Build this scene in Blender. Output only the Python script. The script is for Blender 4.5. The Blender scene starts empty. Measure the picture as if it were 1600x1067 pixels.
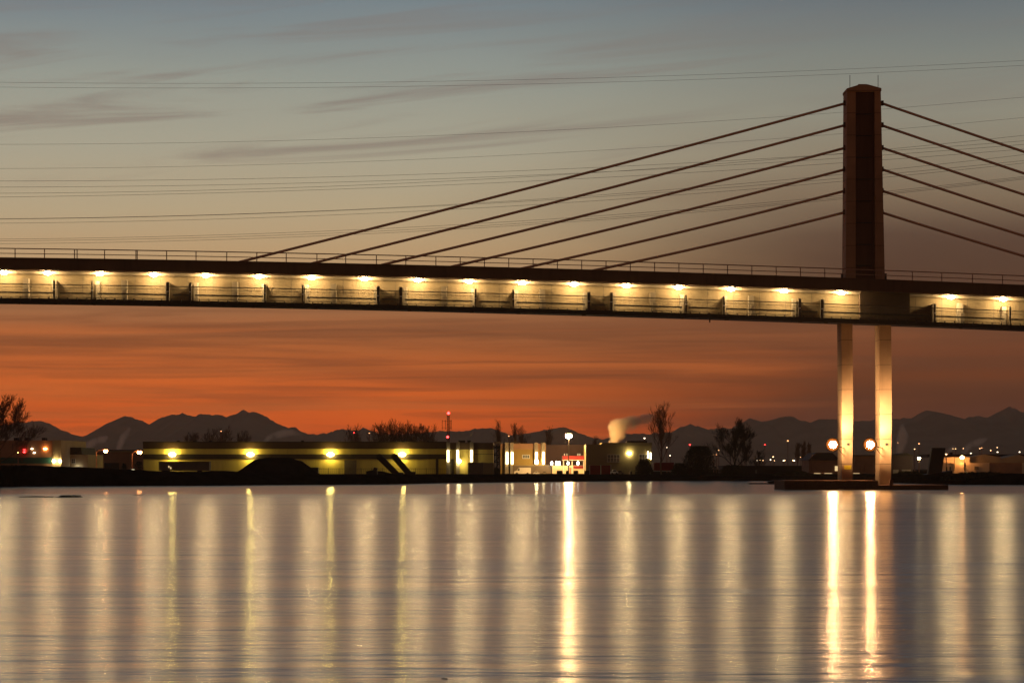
import bpy, bmesh, math, random
from mathutils import Vector, noise
random.seed(7)
S = bpy.context.scene
COL = S.collection
F = 4020.0          # focal length in photo pixels (1600 wide)
HOR = 732.0         # horizon row in the photo
CAMH = 2.4

# ------------------------------------------------------------------ camera
cam_d = bpy.data.cameras.new('camera'); cam = bpy.data.objects.new('camera', cam_d); COL.objects.link(cam)
cam.location = (0, 0, CAMH); cam.rotation_euler = (math.radians(90), 0, 0)
cam_d.sensor_width = 36; cam_d.lens = 36 * F / 1600
cam_d.shift_y = (HOR - 533.5) / 1600
cam_d.clip_start = 0.5; cam_d.clip_end = 60000
S.camera = cam

# ------------------------------------------------------------------ render settings
S.view_settings.view_transform = 'Standard'; S.view_settings.look = 'None'
S.view_settings.exposure = 0; S.view_settings.gamma = 1
S.cycles.use_denoising = True
S.cycles.max_bounces = 5; S.cycles.diffuse_bounces = 2; S.cycles.glossy_bounces = 3
S.cycles.transmission_bounces = 2; S.cycles.volume_bounces = 4; S.cycles.transparent_max_bounces = 6
S.cycles.sample_clamp_indirect = 6; S.cycles.blur_glossy = 0.3
S.cycles.caustics_reflective = False; S.cycles.caustics_refractive = False
S.cycles.volume_step_rate = 4

def lin(r, g, b):
    f = lambda c: (c / 255 / 12.92) if c / 255 <= 0.04045 else ((c / 255 + 0.055) / 1.055) ** 2.4
    return (f(r), f(g), f(b), 1)

# ------------------------------------------------------------------ sky (dawn: a gradient by elevation, bands of cloud, the Sky Texture for the vault)
W = bpy.data.worlds.new('World'); S.world = W; W.use_nodes = True
nt = W.node_tree; nt.nodes.clear()
class NT:
    def __init__(s, t): s.t = t
    def n(s, kind, **kw):
        x = s.t.nodes.new(kind)
        for k, v in kw.items(): setattr(x, k, v)
        return x
    def link(s, a, b): s.t.links.new(a, b)
    def math(s, op, a, b=None, c=None, clamp=False):
        x = s.n('ShaderNodeMath', operation=op, use_clamp=clamp)
        for i, v in enumerate((a, b, c)):
            if v is None: continue
            if isinstance(v, (int, float)): x.inputs[i].default_value = v
            else: s.link(v, x.inputs[i])
        return x.outputs[0]
    def ramp(s, fac, stops, interp='LINEAR'):
        x = s.n('ShaderNodeValToRGB'); cr = x.color_ramp; cr.interpolation = interp
        while len(cr.elements) > 1: cr.elements.remove(cr.elements[0])
        for i, (p, c) in enumerate(stops):
            e = cr.elements[0] if i == 0 else cr.elements.new(p)
            e.position = p; e.color = c if len(c) == 4 else (*c, 1)
        if fac is not None: s.link(fac, x.inputs[0])
        return x.outputs[0]
    def mix(s, fac, a, b, mode='MIX'):
        x = s.n('ShaderNodeMix', data_type='RGBA', blend_type=mode)
        for i, v in ((0, fac), (6, a), (7, b)):
            if isinstance(v, (int, float)): x.inputs[i].default_value = v
            elif isinstance(v, tuple): x.inputs[i].default_value = v if len(v) == 4 else (*v, 1)
            else: s.link(v, x.inputs[i])
        return x.outputs[2]
    def noise(s, vec, scale, detail=4, rough=0.5, dist=0.0):
        x = s.n('ShaderNodeTexNoise'); x.inputs['Scale'].default_value = scale
        x.inputs['Detail'].default_value = detail; x.inputs['Roughness'].default_value = rough
        x.inputs['Distortion'].default_value = dist
        if vec is not None: s.link(vec, x.inputs['Vector'])
        return x.outputs[0]
    def comb(s, x, y, z):
        k = s.n('ShaderNodeCombineXYZ')
        for i, v in enumerate((x, y, z)):
            if isinstance(v, (int, float)): k.inputs[i].default_value = v
            else: s.link(v, k.inputs[i])
        return k.outputs[0]
    def mapr(s, v, a, b, c=0.0, d=1.0, smooth=True):
        x = s.n('ShaderNodeMapRange'); x.interpolation_type = 'SMOOTHSTEP' if smooth else 'LINEAR'
        s.link(v, x.inputs[0])
        for i, q in enumerate((a, b, c, d)): x.inputs[i + 1].default_value = q
        return x.outputs[0]
N = NT(nt)
geo = N.n('ShaderNodeTexCoord'); sep = N.n('ShaderNodeSeparateXYZ'); N.link(geo.outputs['Generated'], sep.inputs[0])
dx, dy, dz = sep.outputs
el = N.math('DIVIDE', dz, N.math('MAXIMUM', N.math('SQRT', N.math('ADD', N.math('MULTIPLY', dx, dx), N.math('MULTIPLY', dy, dy))), 0.001))
az = N.math('ARCTAN2', dx, dy)                      # 0 straight ahead, + to the right
def yy(p): return (HOR - p) / F / 0.5               # photo row -> ramp position (0.5 rad of slope = 1)
el_w = N.math('ADD', el, N.math('MULTIPLY', N.math('SUBTRACT', N.noise(N.comb(N.math('MULTIPLY', az, 3.0), N.math('MULTIPLY', el, 14.0), 0.0), 2.2, 3), 0.5), 0.012))
rf = N.math('DIVIDE', el_w, 0.5, clamp=True)
left = N.ramp(rf, [(0.0, lin(285, 108, 16)), (yy(690), lin(282, 108, 18)), (yy(650), lin(264, 110, 28)), (yy(600), lin(236, 108, 40)), (yy(550), lin(184, 96, 48)),
                   (yy(490), lin(160, 102, 66)), (yy(400), lin(192, 158, 116)), (yy(330), lin(183, 165, 133)), (yy(230), lin(168, 163, 143)), (yy(130), lin(148, 153, 143)),
                   (yy(0), lin(112, 127, 135)), (0.46, lin(104, 122, 142)), (0.7, lin(86, 104, 136)), (1.0, lin(38, 46, 62))])
right = N.ramp(rf, [(0.0, lin(96, 38, 20)), (yy(670), lin(98, 39, 20)), (yy(620), lin(98, 42, 22)), (yy(560), lin(128, 60, 34)), (yy(525), lin(136, 74, 46)),
                    (yy(480), lin(98, 56, 43)), (yy(420), lin(74, 47, 41)), (yy(370), lin(82, 58, 50)), (yy(310), lin(122, 102, 82)), (yy(250), lin(138, 126, 106)), (yy(180), lin(140, 137, 122)), (yy(90), lin(123, 128, 122)),
                    (yy(0), lin(101, 111, 116)), (0.46, lin(97, 110, 128)), (0.7, lin(82, 98, 128)), (1.0, lin(38, 46, 62))])
side = N.mapr(N.math('ADD', az, N.math('MULTIPLY', N.math('SUBTRACT', N.noise(N.comb(N.math('MULTIPLY', az, 4.0), N.math('MULTIPLY', el, 22.0), 7.0), 1.6, 3), 0.5), 0.08)), -0.05, 0.15)
sky = N.mix(side, left, right)
# cloud bands: long, thin, slightly tilted
def bands(ax, ey, tilt, sc, det, seed, lo, hi, dist=0.6):
    v = N.comb(N.math('MULTIPLY', az, ax), N.math('MULTIPLY', N.math('ADD', el, N.math('MULTIPLY', az, tilt)), ey), seed)
    return N.mapr(N.noise(v, sc, det, 0.55, dist), lo, hi)
low = N.math('MULTIPLY', bands(5, 120, 0.012, 1.0, 6, 3.1, 0.40, 0.66), N.mapr(el, 0.080, 0.055))
sky = N.mix(N.math('MULTIPLY', low, 0.50), sky, lin(104, 54, 38))
low2 = N.math('MULTIPLY', bands(9, 260, -0.012, 1.0, 5, 13.4, 0.46, 0.66, 0.9), N.mapr(el, 0.080, 0.055))
sky = N.mix(N.math('MULTIPLY', low2, 0.35), sky, lin(92, 46, 32))
glow = N.math('MULTIPLY', N.math('MULTIPLY', bands(4, 150, -0.01, 1.0, 5, 8.7, 0.48, 0.70), N.mapr(el, 0.060, 0.045)), N.mapr(az, 0.19, 0.02))
sky = N.mix(N.math('MULTIPLY', glow, 0.62), sky, lin(222, 112, 50))
hi = N.math('MULTIPLY', bands(6, 85, -0.09, 1.0, 6, 33.7, 0.46, 0.70, 0.7), N.mapr(el, 0.100, 0.125))
hi = N.math('MULTIPLY', hi, N.mapr(el, 0.21, 0.15))
hi = N.math('MULTIPLY', hi, N.mapr(az, 0.16, -0.04, 0.25, 1.0))
sky = N.mix(N.math('MULTIPLY', hi, 0.62), sky, lin(122, 106, 100))
bank = N.math('MULTIPLY', N.math('MULTIPLY', bands(4, 36, 0.05, 1.0, 4, 40.2, 0.30, 0.62), N.mapr(el, 0.105, 0.078)), N.mapr(az, 0.0, 0.13))
sky = N.mix(N.math('MULTIPLY', bank, 0.55), sky, lin(70, 44, 40))
# away from the dawn the sky sinks to a dim vault over the glow of the town's sodium lamps
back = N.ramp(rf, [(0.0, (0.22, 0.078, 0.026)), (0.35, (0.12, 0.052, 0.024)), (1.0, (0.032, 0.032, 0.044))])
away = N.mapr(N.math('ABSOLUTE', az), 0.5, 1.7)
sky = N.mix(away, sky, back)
nish = N.n('ShaderNodeTexSky', sky_type='NISHITA', sun_disc=False)
nish.sun_elevation = math.radians(-2.0); nish.sun_rotation = math.radians(-8)
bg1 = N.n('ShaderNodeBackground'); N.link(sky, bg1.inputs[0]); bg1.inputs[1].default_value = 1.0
bg2 = N.n('ShaderNodeBackground'); N.link(nish.outputs[0], bg2.inputs[0]); bg2.inputs[1].default_value = 0.05
add = N.n('ShaderNodeAddShader'); N.link(bg1.outputs[0], add.inputs[0]); N.link(bg2.outputs[0], add.inputs[1])
out = N.n('ShaderNodeOutputWorld'); N.link(add.outputs[0], out.inputs[0])
W.cycles.sampling_method = 'NONE'                    # the sky is smooth: leave the light samples to the lamps

# ------------------------------------------------------------------ materials
MATS = {}
def mat(name, col, rough=0.8, var=0.25, scale=0.8, metal=0.0, stain=None, stretch=(1, 1, 1), bump=0.0, spec=0.3, joints=0):
    if name in MATS: return MATS[name]
    m = bpy.data.materials.new(name); m.use_nodes = True; k = NT(m.node_tree)
    b = m.node_tree.nodes['Principled BSDF']; b.inputs['Roughness'].default_value = rough; b.inputs['Metallic'].default_value = metal
    b.inputs['Specular IOR Level'].default_value = spec
    tc = k.n('ShaderNodeTexCoord'); mp = k.n('ShaderNodeMapping'); k.link(tc.outputs['Object'], mp.inputs[0])
    mp.inputs['Scale'].default_value = stretch
    nz = k.noise(mp.outputs[0], scale, 6, 0.6, 0.3)
    c0 = tuple(max(0, c * (1 - var)) for c in col[:3]); c1 = tuple(min(1, c * (1 + var)) for c in col[:3])
    c = k.ramp(nz, [(0.25, c0), (0.75, c1)])
    if stain:
        mp2 = k.n('ShaderNodeMapping'); k.link(tc.outputs['Object'], mp2.inputs[0]); mp2.inputs['Scale'].default_value = (1.3, 1.3, 0.12)
        c = k.mix(k.mapr(k.noise(mp2.outputs[0], 1.4, 5, 0.6), 0.5, 0.78, 0, 0.6), c, stain)
    if joints:
        sz = k.n('ShaderNodeSeparateXYZ'); k.link(tc.outputs['Object'], sz.inputs[0])
        fr = k.math('FRACT', k.math('DIVIDE', sz.outputs[2], joints))
        c = k.mix(k.math('LESS_THAN', fr, 0.035), c, tuple(q * .55 for q in col[:3]))
    k.link(c, b.inputs['Base Color'])
    if bump:
        bp = k.n('ShaderNodeBump'); bp.inputs['Strength'].default_value = bump; bp.inputs['Distance'].default_value = 0.05
        k.link(k.noise(mp.outputs[0], scale * 9, 4), bp.inputs['Height']); k.link(bp.outputs[0], b.inputs['Normal'])
    MATS[name] = m; return m
def emit(name, col, strength):
    if name in MATS: return MATS[name]
    m = bpy.data.materials.new(name); m.use_nodes = True; k = NT(m.node_tree); m.node_tree.nodes.clear()
    e = k.n('ShaderNodeEmission'); e.inputs[0].default_value = (*col, 1); e.inputs[1].default_value = strength
    o = k.n('ShaderNodeOutputMaterial'); k.link(e.outputs[0], o.inputs[0]); MATS[name] = m; return m

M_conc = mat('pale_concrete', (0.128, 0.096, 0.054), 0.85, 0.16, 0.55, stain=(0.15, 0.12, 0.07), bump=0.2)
M_rib = mat('rib_concrete', (0.17, 0.14, 0.10), 0.85, 0.15, 0.9)
M_fascia = mat('dark_fascia_concrete', (0.13, 0.065, 0.034), 0.85, 0.22, 0.35, stain=(0.07, 0.035, 0.02))
M_pylon = mat('brown_pylon_concrete', (0.39, 0.215, 0.105), 0.8, 0.2, 0.4, joints=2.6, stain=(0.30, 0.155, 0.075))
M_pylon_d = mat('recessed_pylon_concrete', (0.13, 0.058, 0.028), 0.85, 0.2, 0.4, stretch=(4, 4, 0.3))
M_leg = mat('pier_concrete', (0.35, 0.215, 0.115), 0.8, 0.15, 0.5, stain=(0.27, 0.165, 0.09), joints=2.9, bump=0.15)
M_cable = mat('cable_sheath', (0.80, 0.46, 0.25), 0.5, 0.08, 1)
M_rail = mat('painted_rail_steel', (0.42, 0.23, 0.14), 0.5, 0.1, 2)
M_black = mat('black_steel', (0.022, 0.018, 0.016), 0.6, 0.3, 2)
M_brkt = mat('bracket_steel', (0.07, 0.055, 0.04), 0.6, 0.3, 2)
M_fend = mat('weathered_timber_fender', (0.11, 0.050, 0.026), 0.9, 0.45, 0.9, stretch=(1, 1, 6), bump=0.4)
M_earth = mat('dark_bank_earth', (0.014, 0.012, 0.010), 1.0, 0.6, 0.35, bump=0.5, spec=0.0)
M_yellow = mat('yellow_cladding', (0.70, 0.58, 0.15), 0.7, 0.10, 0.4, stretch=(2.5, 1, 0.2), stain=(0.55, 0.44, 0.11))
M_brown = mat('brown_cladding', (0.10, 0.062, 0.035), 0.7, 0.15, 0.3)
M_dark = mat('dark_stripe_cladding', (0.05, 0.04, 0.03), 0.7, 0.2, 0.3)
M_ochre = mat('ochre_stucco', (0.34, 0.22, 0.055), 0.85, 0.12, 0.3)
M_tan = mat('tan_stucco', (0.40, 0.30, 0.17), 0.85, 0.12, 0.3)
M_olive = mat('olive_stucco', (0.28, 0.23, 0.11), 0.85, 0.14, 0.3)
M_brownwall = mat('brown_brick_wall', (0.36, 0.20, 0.11), 0.85, 0.2, 0.5)
M_cream = mat('cream_siding', (0.68, 0.52, 0.32), 0.7, 0.12, 0.4, stretch=(3, 1, 0.3))
M_purple = mat('dull_purple_siding', (0.075, 0.045, 0.045), 0.7, 0.2, 0.4)
M_roof = mat('dark_roof', (0.045, 0.035, 0.03), 0.8, 0.25, 0.3)
M_pil = mat('pilaster_concrete', (0.34, 0.29, 0.20), 0.8, 0.1, 0.8)
M_red = mat('red_paint', (0.22, 0.010, 0.012), 0.5, 0.15, 0.6)
M_teal = mat('dark_teal_band', (0.03, 0.10, 0.08), 0.5, 0.2, 0.6)
M_grey = mat('grey_trailer', (0.16, 0.13, 0.09), 0.7, 0.2, 0.6)
M_white = mat('white_paint', (0.75, 0.72, 0.62), 0.4, 0.05, 1)
M_tyre = mat('rubber', (0.02, 0.02, 0.02), 0.9, 0.2, 3)
M_glass = mat('dark_window_glass', (0.03, 0.035, 0.04), 0.1, 0.3, 0.5, spec=0.6)
M_frame = mat('pale_window_frame', (0.5, 0.45, 0.34), 0.6, 0.05, 1)
M_bark = mat('winter_bark', (0.050, 0.036, 0.026), 0.9, 0.3, 2)
M_bark2 = mat('lit_winter_bark', (0.20, 0.11, 0.06), 0.9, 0.3, 2)  # paler copy of the bark, with light and haze put into the colour
M_leaf = mat('dark_foliage', (0.040, 0.042, 0.020), 0.9, 0.5, 1.5)
M_pole = mat('rusty_pole', (0.32, 0.16, 0.09), 0.6, 0.2, 2)
M_sign = mat('yellow_placard', (0.72, 0.50, 0.03), 0.5, 0.04, 2)
M_rock = mat('wet_rock', (0.03, 0.025, 0.022), 0.5, 0.4, 2, bump=0.4)
M_wire = mat('wire_aluminium', (0.09, 0.08, 0.07), 0.6, 0.1, 1)

E_deck = emit('deck_lamp_glow', (1.0, 0.70, 0.33), 570)
E_flood = emit('pier_flood_glow', (1.0, 0.52, 0.22), 580)
E_station = emit('yard_lamp_glow', (1.0, 0.58, 0.22), 1150)
E_pack = emit('wall_pack_glow', (1.0, 0.74, 0.18), 140)
E_warm = emit('warm_lamp_glow', (1.0, 0.78, 0.36), 110)
E_pil = emit('pilaster_tube_glow', (1.0, 0.80, 0.38), 13)
E_orange = emit('sodium_glow', (1.0, 0.38, 0.11), 70)
E_red = emit('red_beacon_glow', (1.0, 0.03, 0.03), 14)
E_cool = emit('cool_lamp_glow', (0.95, 0.95, 0.80), 18)
E_dim = emit('dim_lit_window', (1.0, 0.72, 0.34), 0.9)
E_dimo = emit('orange_lit_panel', (1.0, 0.40, 0.08), 0.7)
E_orange_far = emit('far_sodium_glow', (1.0, 0.42, 0.16), 3.2)
E_far = emit('far_lamp_glow', (1.0, 0.56, 0.24), 9)
E_farw = emit('far_pale_lamp_glow', (1.0, 0.80, 0.52), 9)

# ------------------------------------------------------------------ mesh helpers
ORG = {}
class MB:
    def __init__(s): s.v = []; s.f = []
    def box(s, x0, x1, y0, y1, z0, z1):
        b = len(s.v)
        s.v += [(x0, y0, z0), (x1, y0, z0), (x1, y1, z0), (x0, y1, z0), (x0, y0, z1), (x1, y0, z1), (x1, y1, z1), (x0, y1, z1)]
        s.f += [tuple(b + i for i in q) for q in ((0, 3, 2, 1), (4, 5, 6, 7), (0, 1, 5, 4), (1, 2, 6, 5), (2, 3, 7, 6), (3, 0, 4, 7))]
        return s
    def prism(s, pts, y0, y1):
        "outline in x,z (counter-clockwise seen from the camera) pulled from y0 to y1"
        b = len(s.v); n = len(pts)
        s.v += [(x, y0, z) for x, z in pts] + [(x, y1, z) for x, z in pts]
        s.f.append(tuple(b + i for i in range(n))); s.f.append(tuple(b + n + i for i in reversed(range(n))))
        for i in range(n):
            j = (i + 1) % n; s.f.append((b + i, b + n + i, b + n + j, b + j))
        return s
    def tube(s, pts, radii, sides=6, cap=True):
        pts = [Vector(p) for p in pts]; b = len(s.v)
        if isinstance(radii, (int, float)): radii = [radii] * len(pts)
        for i, p in enumerate(pts):
            t = (pts[min(i + 1, len(pts) - 1)] - pts[max(i - 1, 0)]).normalized()
            u = t.cross(Vector((0, 1, 0)) if abs(t.y) < 0.9 else Vector((1, 0, 0))).normalized(); w = t.cross(u)
            for k in range(sides):
                a = 2 * math.pi * k / sides
                s.v.append(tuple(p + (u * math.cos(a) + w * math.sin(a)) * radii[i]))
        for i in range(len(pts) - 1):
            for k in range(sides):
                k2 = (k + 1) % sides
                s.f.append((b + i * sides + k, b + (i + 1) * sides + k, b + (i + 1) * sides + k2, b + i * sides + k2))
        if cap:
            s.f.append(tuple(b + k for k in range(sides))); e = b + (len(pts) - 1) * sides
            s.f.append(tuple(e + k for k in reversed(range(sides))))
        return s
    def ball(s, c, rx, ry, rz, nu=12, nv=8, jit=0.0, seed=0):
        b = len(s.v)
        for j in range(1, nv):
            th = math.pi * j / nv
            for i in range(nu):
                ph = 2 * math.pi * i / nu
                d = Vector((math.sin(th) * math.cos(ph), math.sin(th) * math.sin(ph), math.cos(th)))
                q = 1 + (jit * noise.noise(d * 2.1 + Vector((seed, 0, 0))) if jit else 0)
                s.v.append((c[0] + rx * d.x * q, c[1] + ry * d.y * q, c[2] + rz * d.z * q))
        t = len(s.v); s.v += [(c[0], c[1], c[2] + rz), (c[0], c[1], c[2] - rz)]
        for j in range(nv - 2):
            for i in range(nu):
                i2 = (i + 1) % nu
                s.f.append((b + j * nu + i, b + (j + 1) * nu + i, b + (j + 1) * nu + i2, b + j * nu + i2))
        for i in range(nu):
            i2 = (i + 1) % nu
            s.f.append((t, b + i, b + i2)); s.f.append((t + 1, b + (nv - 2) * nu + i2, b + (nv - 2) * nu + i))
        return s
    def build(s, name, m, parent=None, smooth=False, loc=None):
        org = Vector(loc) if loc is not None else (ORG[parent.name] if parent else Vector((0, 0, 0)))
        me = bpy.data.meshes.new(name)
        me.from_pydata([tuple(Vector(v) - org) for v in s.v], [], s.f); me.update()
        if len(s.f) < 3000 and len(s.f) > 1:
            bm_ = bmesh.new(); bm_.from_mesh(me); bmesh.ops.recalc_face_normals(bm_, faces=bm_.faces); bm_.to_mesh(me); bm_.free()
        if smooth: me.shade_smooth()
        me.materials.append(m)
        o = bpy.data.objects.new(name, me); COL.objects.link(o)
        if parent: o.parent = parent
        else: o.location = org
        ORG[o.name] = org
        return o
def tag(o, label=None, cat=None, group=None, kind=None):
    if label: o['label'] = label
    if cat: o['category'] = cat
    if group: o['group'] = group
    if kind: o['kind'] = kind
    return o
def thing(name, loc, label, cat, group=None):
    o = bpy.data.objects.new(name, None); COL.objects.link(o); o.location = loc; o.empty_display_size = 0.5
    ORG[o.name] = Vector(loc); return tag(o, label, cat, group)
def P(px, py, Y): return Vector(((px - 800) * Y / F, Y, CAMH + (HOR - py) * Y / F))
def PX(px, Y): return (px - 800) * Y / F
def PZ(py, Y): return CAMH + (HOR - py) * Y / F
def pbox(name, m, parent, px0, px1, py0, py1, Y, dep, dy=0.0):
    return MB().box(PX(px0, Y), PX(px1, Y), Y + dy, Y + dy + dep, PZ(py1, Y), PZ(py0, Y)).build(name, m, parent)
def interp(pts, x):
    if x <= pts[0][0]: return pts[0][1]
    for (a, b), (c, d) in zip(pts, pts[1:]):
        if x <= c: return b + (d - b) * (x - a) / (c - a)
    return pts[-1][1]

# ------------------------------------------------------------------ water
def water_material():
    m = bpy.data.materials.new('river_water'); m.use_nodes = True; k = NT(m.node_tree); b = m.node_tree.nodes['Principled BSDF']
    b.inputs['Base Color'].default_value = (0.016, 0.034, 0.060, 1); b.inputs['IOR'].default_value = 1.333
    b.inputs['Specular IOR Level'].default_value = 0.5
    tc = k.n('ShaderNodeTexCoord'); sp = k.n('ShaderNodeSeparateXYZ'); k.link(tc.outputs['Object'], sp.inputs[0])
    x, y, z = sp.outputs
    wob = k.math('MULTIPLY', k.math('SUBTRACT', k.noise(k.comb(k.math('MULTIPLY', x, 0.02), 0, 0), 1.0, 3), 0.5), 14)
    chop = k.mapr(k.math('ADD', y, wob), 247, 237)                       # wind-ruffled water on this side, sheltered beyond
    slick = k.mapr(k.noise(k.comb(k.math('MULTIPLY', x, 0.012), k.math('MULTIPLY', y, 0.085), 2.0), 1.0, 4, 0.6, 0.4), 0.56, 0.70)
    r = k.math('ADD', k.math('MULTIPLY', chop, 0.03), 0.155)
    r = k.math('ADD', r, k.math('MULTIPLY', k.math('MULTIPLY', slick, chop), 0.05))
    k.link(r, b.inputs['Roughness'])
    h1 = k.noise(k.comb(k.math('MULTIPLY', x, 0.20), k.math('MULTIPLY', y, 0.80), 0), 1.0, 5, 0.6, 0.3)
    h2 = k.noise(k.comb(k.math('MULTIPLY', x, 1.1), k.math('MULTIPLY', y, 3.2), 5), 1.0, 4, 0.62)
    h3 = k.noise(k.comb(k.math('MULTIPLY', x, 0.03), k.math('MULTIPLY', y, 0.11), 9), 1.0, 3, 0.6, 0.3)
    h4 = k.noise(k.comb(k.math('MULTIPLY', x, 0.008), k.math('MULTIPLY', y, 0.035), 12), 1.0, 2, 0.5, 0.3)
    hh = k.math('ADD', k.math('ADD', h1, k.math('MULTIPLY', h2, 0.26)), k.math('ADD', k.math('MULTIPLY', h3, 3.4), k.math('MULTIPLY', h4, 5.0)))
    bp = k.n('ShaderNodeBump'); bp.inputs['Distance'].default_value = 0.14
    k.link(k.math('ADD', k.math('MULTIPLY', chop, 0.50), 0.06), bp.inputs['Strength']); k.link(hh, bp.inputs['Height'])
    k.link(bp.outputs[0], b.inputs['Normal'])
    return m
w = MB(); w.v = [(-420, -80, 0), (420, -80, 0), (420, 640, 0), (-420, 640, 0)]; w.f = [(0, 1, 2, 3)]
tag(w.build('river', water_material()), kind='structure')

# ------------------------------------------------------------------ land
SH = [(-400, 330), (0, 342), (20, 352), (300, 366), (420, 378), (600, 392), (700, 430), (800, 455), (900, 480), (1100, 505), (1300, 490), (1400, 430), (1480, 392), (1600, 380), (2000, 372)]
TOP = [(-400, 2.6), (0, 2.75), (80, 2.75), (120, 2.5), (240, 1.95), (340, 2.0), (400, 1.5), (700, 1.35), (800, 1.3), (1060, 1.15), (1150, 0.85), (1300, 0.9), (1480, 1.5), (1600, 1.6), (2000, 1.6)]
land = MB(); cols = []
PXS = [-700 + 6 * i for i in range(501)]
ROWS = [(0, -0.7), (1.2, 0.28), (3.5, 0.72), (7, 1.0), (12, 1.0), (22, 0.92), (45, 0.9)]
for px in PXS:
    ys = interp(SH, px); tp = interp(TOP, px); c = []
    for k, (d, h) in enumerate(ROWS):
        Yc = ys + d; X = PX(px, ys)
        nz = noise.noise(Vector((X * 0.35, Yc * 0.35, 1))) * 0.28 + noise.noise(Vector((X * 1.3, Yc * 1.3, 4))) * 0.12
        c.append((X + (nz * 0.5 if k else 0), Yc + (noise.noise(Vector((X * 0.2, 3, 7))) * 0.9 if k < 2 else 0), h if k == 0 else h * tp + nz * (0.4 if k < 3 else 0.7)))
    yb = ys + 110
    c += [(PX(px, ys) * 1.25, yb, 1.25), (PX(px, ys) * 2.2, 900, 1.2), (PX(px, ys) * 9, 4000, 1.2), (PX(px, ys) * 24, 12300, 1.2)]
    cols.append(c)
nr = len(cols[0])
for c in cols: land.v += c
for i in range(len(cols) - 1):
    for j in range(nr - 1):
        a = i * nr + j; land.f.append((a, a + nr, a + nr + 1, a + 1))
tag(land.build('ground', M_earth, smooth=True), kind='structure')

# ------------------------------------------------------------------ mountains
RID = [(-1200, 672), (-900, 655), (-600, 668), (-300, 650), (-100, 668), (0, 664), (35, 660), (62, 657), (78, 662), (95, 671), (112, 678), (130, 682), (150, 680), (164, 675), (180, 661), (192, 651), (204, 651), (218, 656), (232, 662),
       (240, 666), (246, 654), (268, 648), (285, 646), (300, 650), (318, 647), (345, 648), (353, 652), (372, 645), (381, 640), (390, 644), (400, 644), (415, 650), (432, 661), (449, 668), (462, 668), (470, 673), (478, 678), (495, 678), (512, 677),
       (524, 672), (536, 670), (550, 672), (560, 672), (568, 668), (575, 671), (590, 677), (620, 679), (660, 676), (690, 673), (720, 674), (745, 670), (760, 668), (775, 671), (800, 680), (830, 676), (860, 670), (880, 667), (900, 674), (925, 684), (945, 686), (965, 680), (985, 677),
       (1010, 678), (1050, 675), (1062, 667), (1082, 663), (1092, 666), (1106, 671), (1130, 668), (1140, 670), (1160, 660), (1172, 653), (1190, 659), (1202, 657), (1222, 651), (1236, 650), (1250, 656), (1266, 660), (1282, 654), (1305, 655), (1340, 658),
       (1400, 654), (1425, 653), (1438, 645), (1449, 640), (1462, 647), (1478, 655), (1490, 663), (1508, 654), (1524, 649), (1545, 653), (1562, 650), (1571, 650), (1576, 634), (1584, 638), (1592, 641), (1602, 645), (1640, 655), (1700, 640), (1900, 668), (2200, 650), (2500, 668), (2900, 672)]
YM = 10000.0
mt = MB(); prof = [(-2600, 0.0), (-1900, 0.16), (-1300, 0.38), (-800, 0.58), (-350, 0.82), (0, 1.0), (500, 0.72), (1200, 0.35), (2000, 0.0)]
mx = [-1200 + 2.5 * i for i in range(1641)]
for px in mx:
    X = PX(px, YM); H = PZ(interp(RID, px), YM) + noise.noise(Vector((px * 0.11, 0, 0))) * 5 + noise.noise(Vector((px * 0.37, 5, 0))) * 3.5
    for d, f in prof:
        q = 0 if f in (0.0, 1.0) else noise.fractal(Vector((X / 300, d / 420, 2)), 1, 2, 4) * 32
        mt.v.append((X + (noise.noise(Vector((X / 200, d / 300, 9))) * 60 if f not in (0, 1) else 0), YM + d, max(0.2, min(H * f + q, H * (f + 0.12)))))
n9 = len(prof)
for i in range(len(mx) - 1):
    for j in range(n9 - 1):
        a = i * n9 + j; mt.f.append((a, a + n9, a + n9 + 1, a + 1))
M_mtn = mat('forested_rock', (0.24, 0.15, 0.088), 0.95, 0.4, 0.004, spec=0.0)
tag(mt.build('mountains', M_mtn, smooth=True), kind='structure')

# ------------------------------------------------------------------ bridge
S0 = 300.0 / F
def zc(px, off): return CAMH + (HOR - (403 + 0.0125 * px + 9e-6 * px * px) - off) * S0
def bX(px): return (px - 800) * S0
BR = thing('cable_stayed_bridge', (bX(1350), 304, 0), 'long concrete cable stayed bridge with a single brown pylon and lit walkway over the river', 'bridge')
def sweep(mb, p0, p1, o0, o1, y0, y1, step=20):
    n = max(1, int(round((p1 - p0) / step))); b = len(mb.v)
    for i in range(n + 1):
        px = p0 + (p1 - p0) * i / n; x = bX(px)
        mb.v += [(x, y0, zc(px, o1)), (x, y1, zc(px, o1)), (x, y1, zc(px, o0)), (x, y0, zc(px, o0))]
    for i in range(n):
        a = b + 4 * i
        for q in range(4):
            r = (q + 1) % 4; mb.f.append((a + q, a + r, a + 4 + r, a + 4 + q))
    mb.f += [(b, b + 3, b + 2, b + 1), tuple(b + 4 * n + q for q in range(4))]
    return mb
L0, L1 = -260, 1860
d = MB(); sweep(d, L0, L1, 0, 18.5, 300.0, 300.5); sweep(d, L0, L1, 5, 15.5, 300.502, 308.6); sweep(d, L0, L1, 0, 18.5, 308.602, 309.1)
sweep(d, L0, L1, -0.9, -0.05, 299.93, 300.56)
deck = d.build('deck', M_fascia, BR)
g = MB(); sweep(g, L0, L1, 15.6, 66, 302.6, 306.4, 10)
girder = g.build('box_girder', M_conc, BR)
for px in range(-40, 1860, 41):
    if 1310 < px < 1410: continue
    MB().box(bX(px) - 0.02, bX(px) + 0.02, 302.585, 302.6, zc(px, 62), zc(px, 17)).build('segment_joint', M_brkt, girder)
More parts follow.
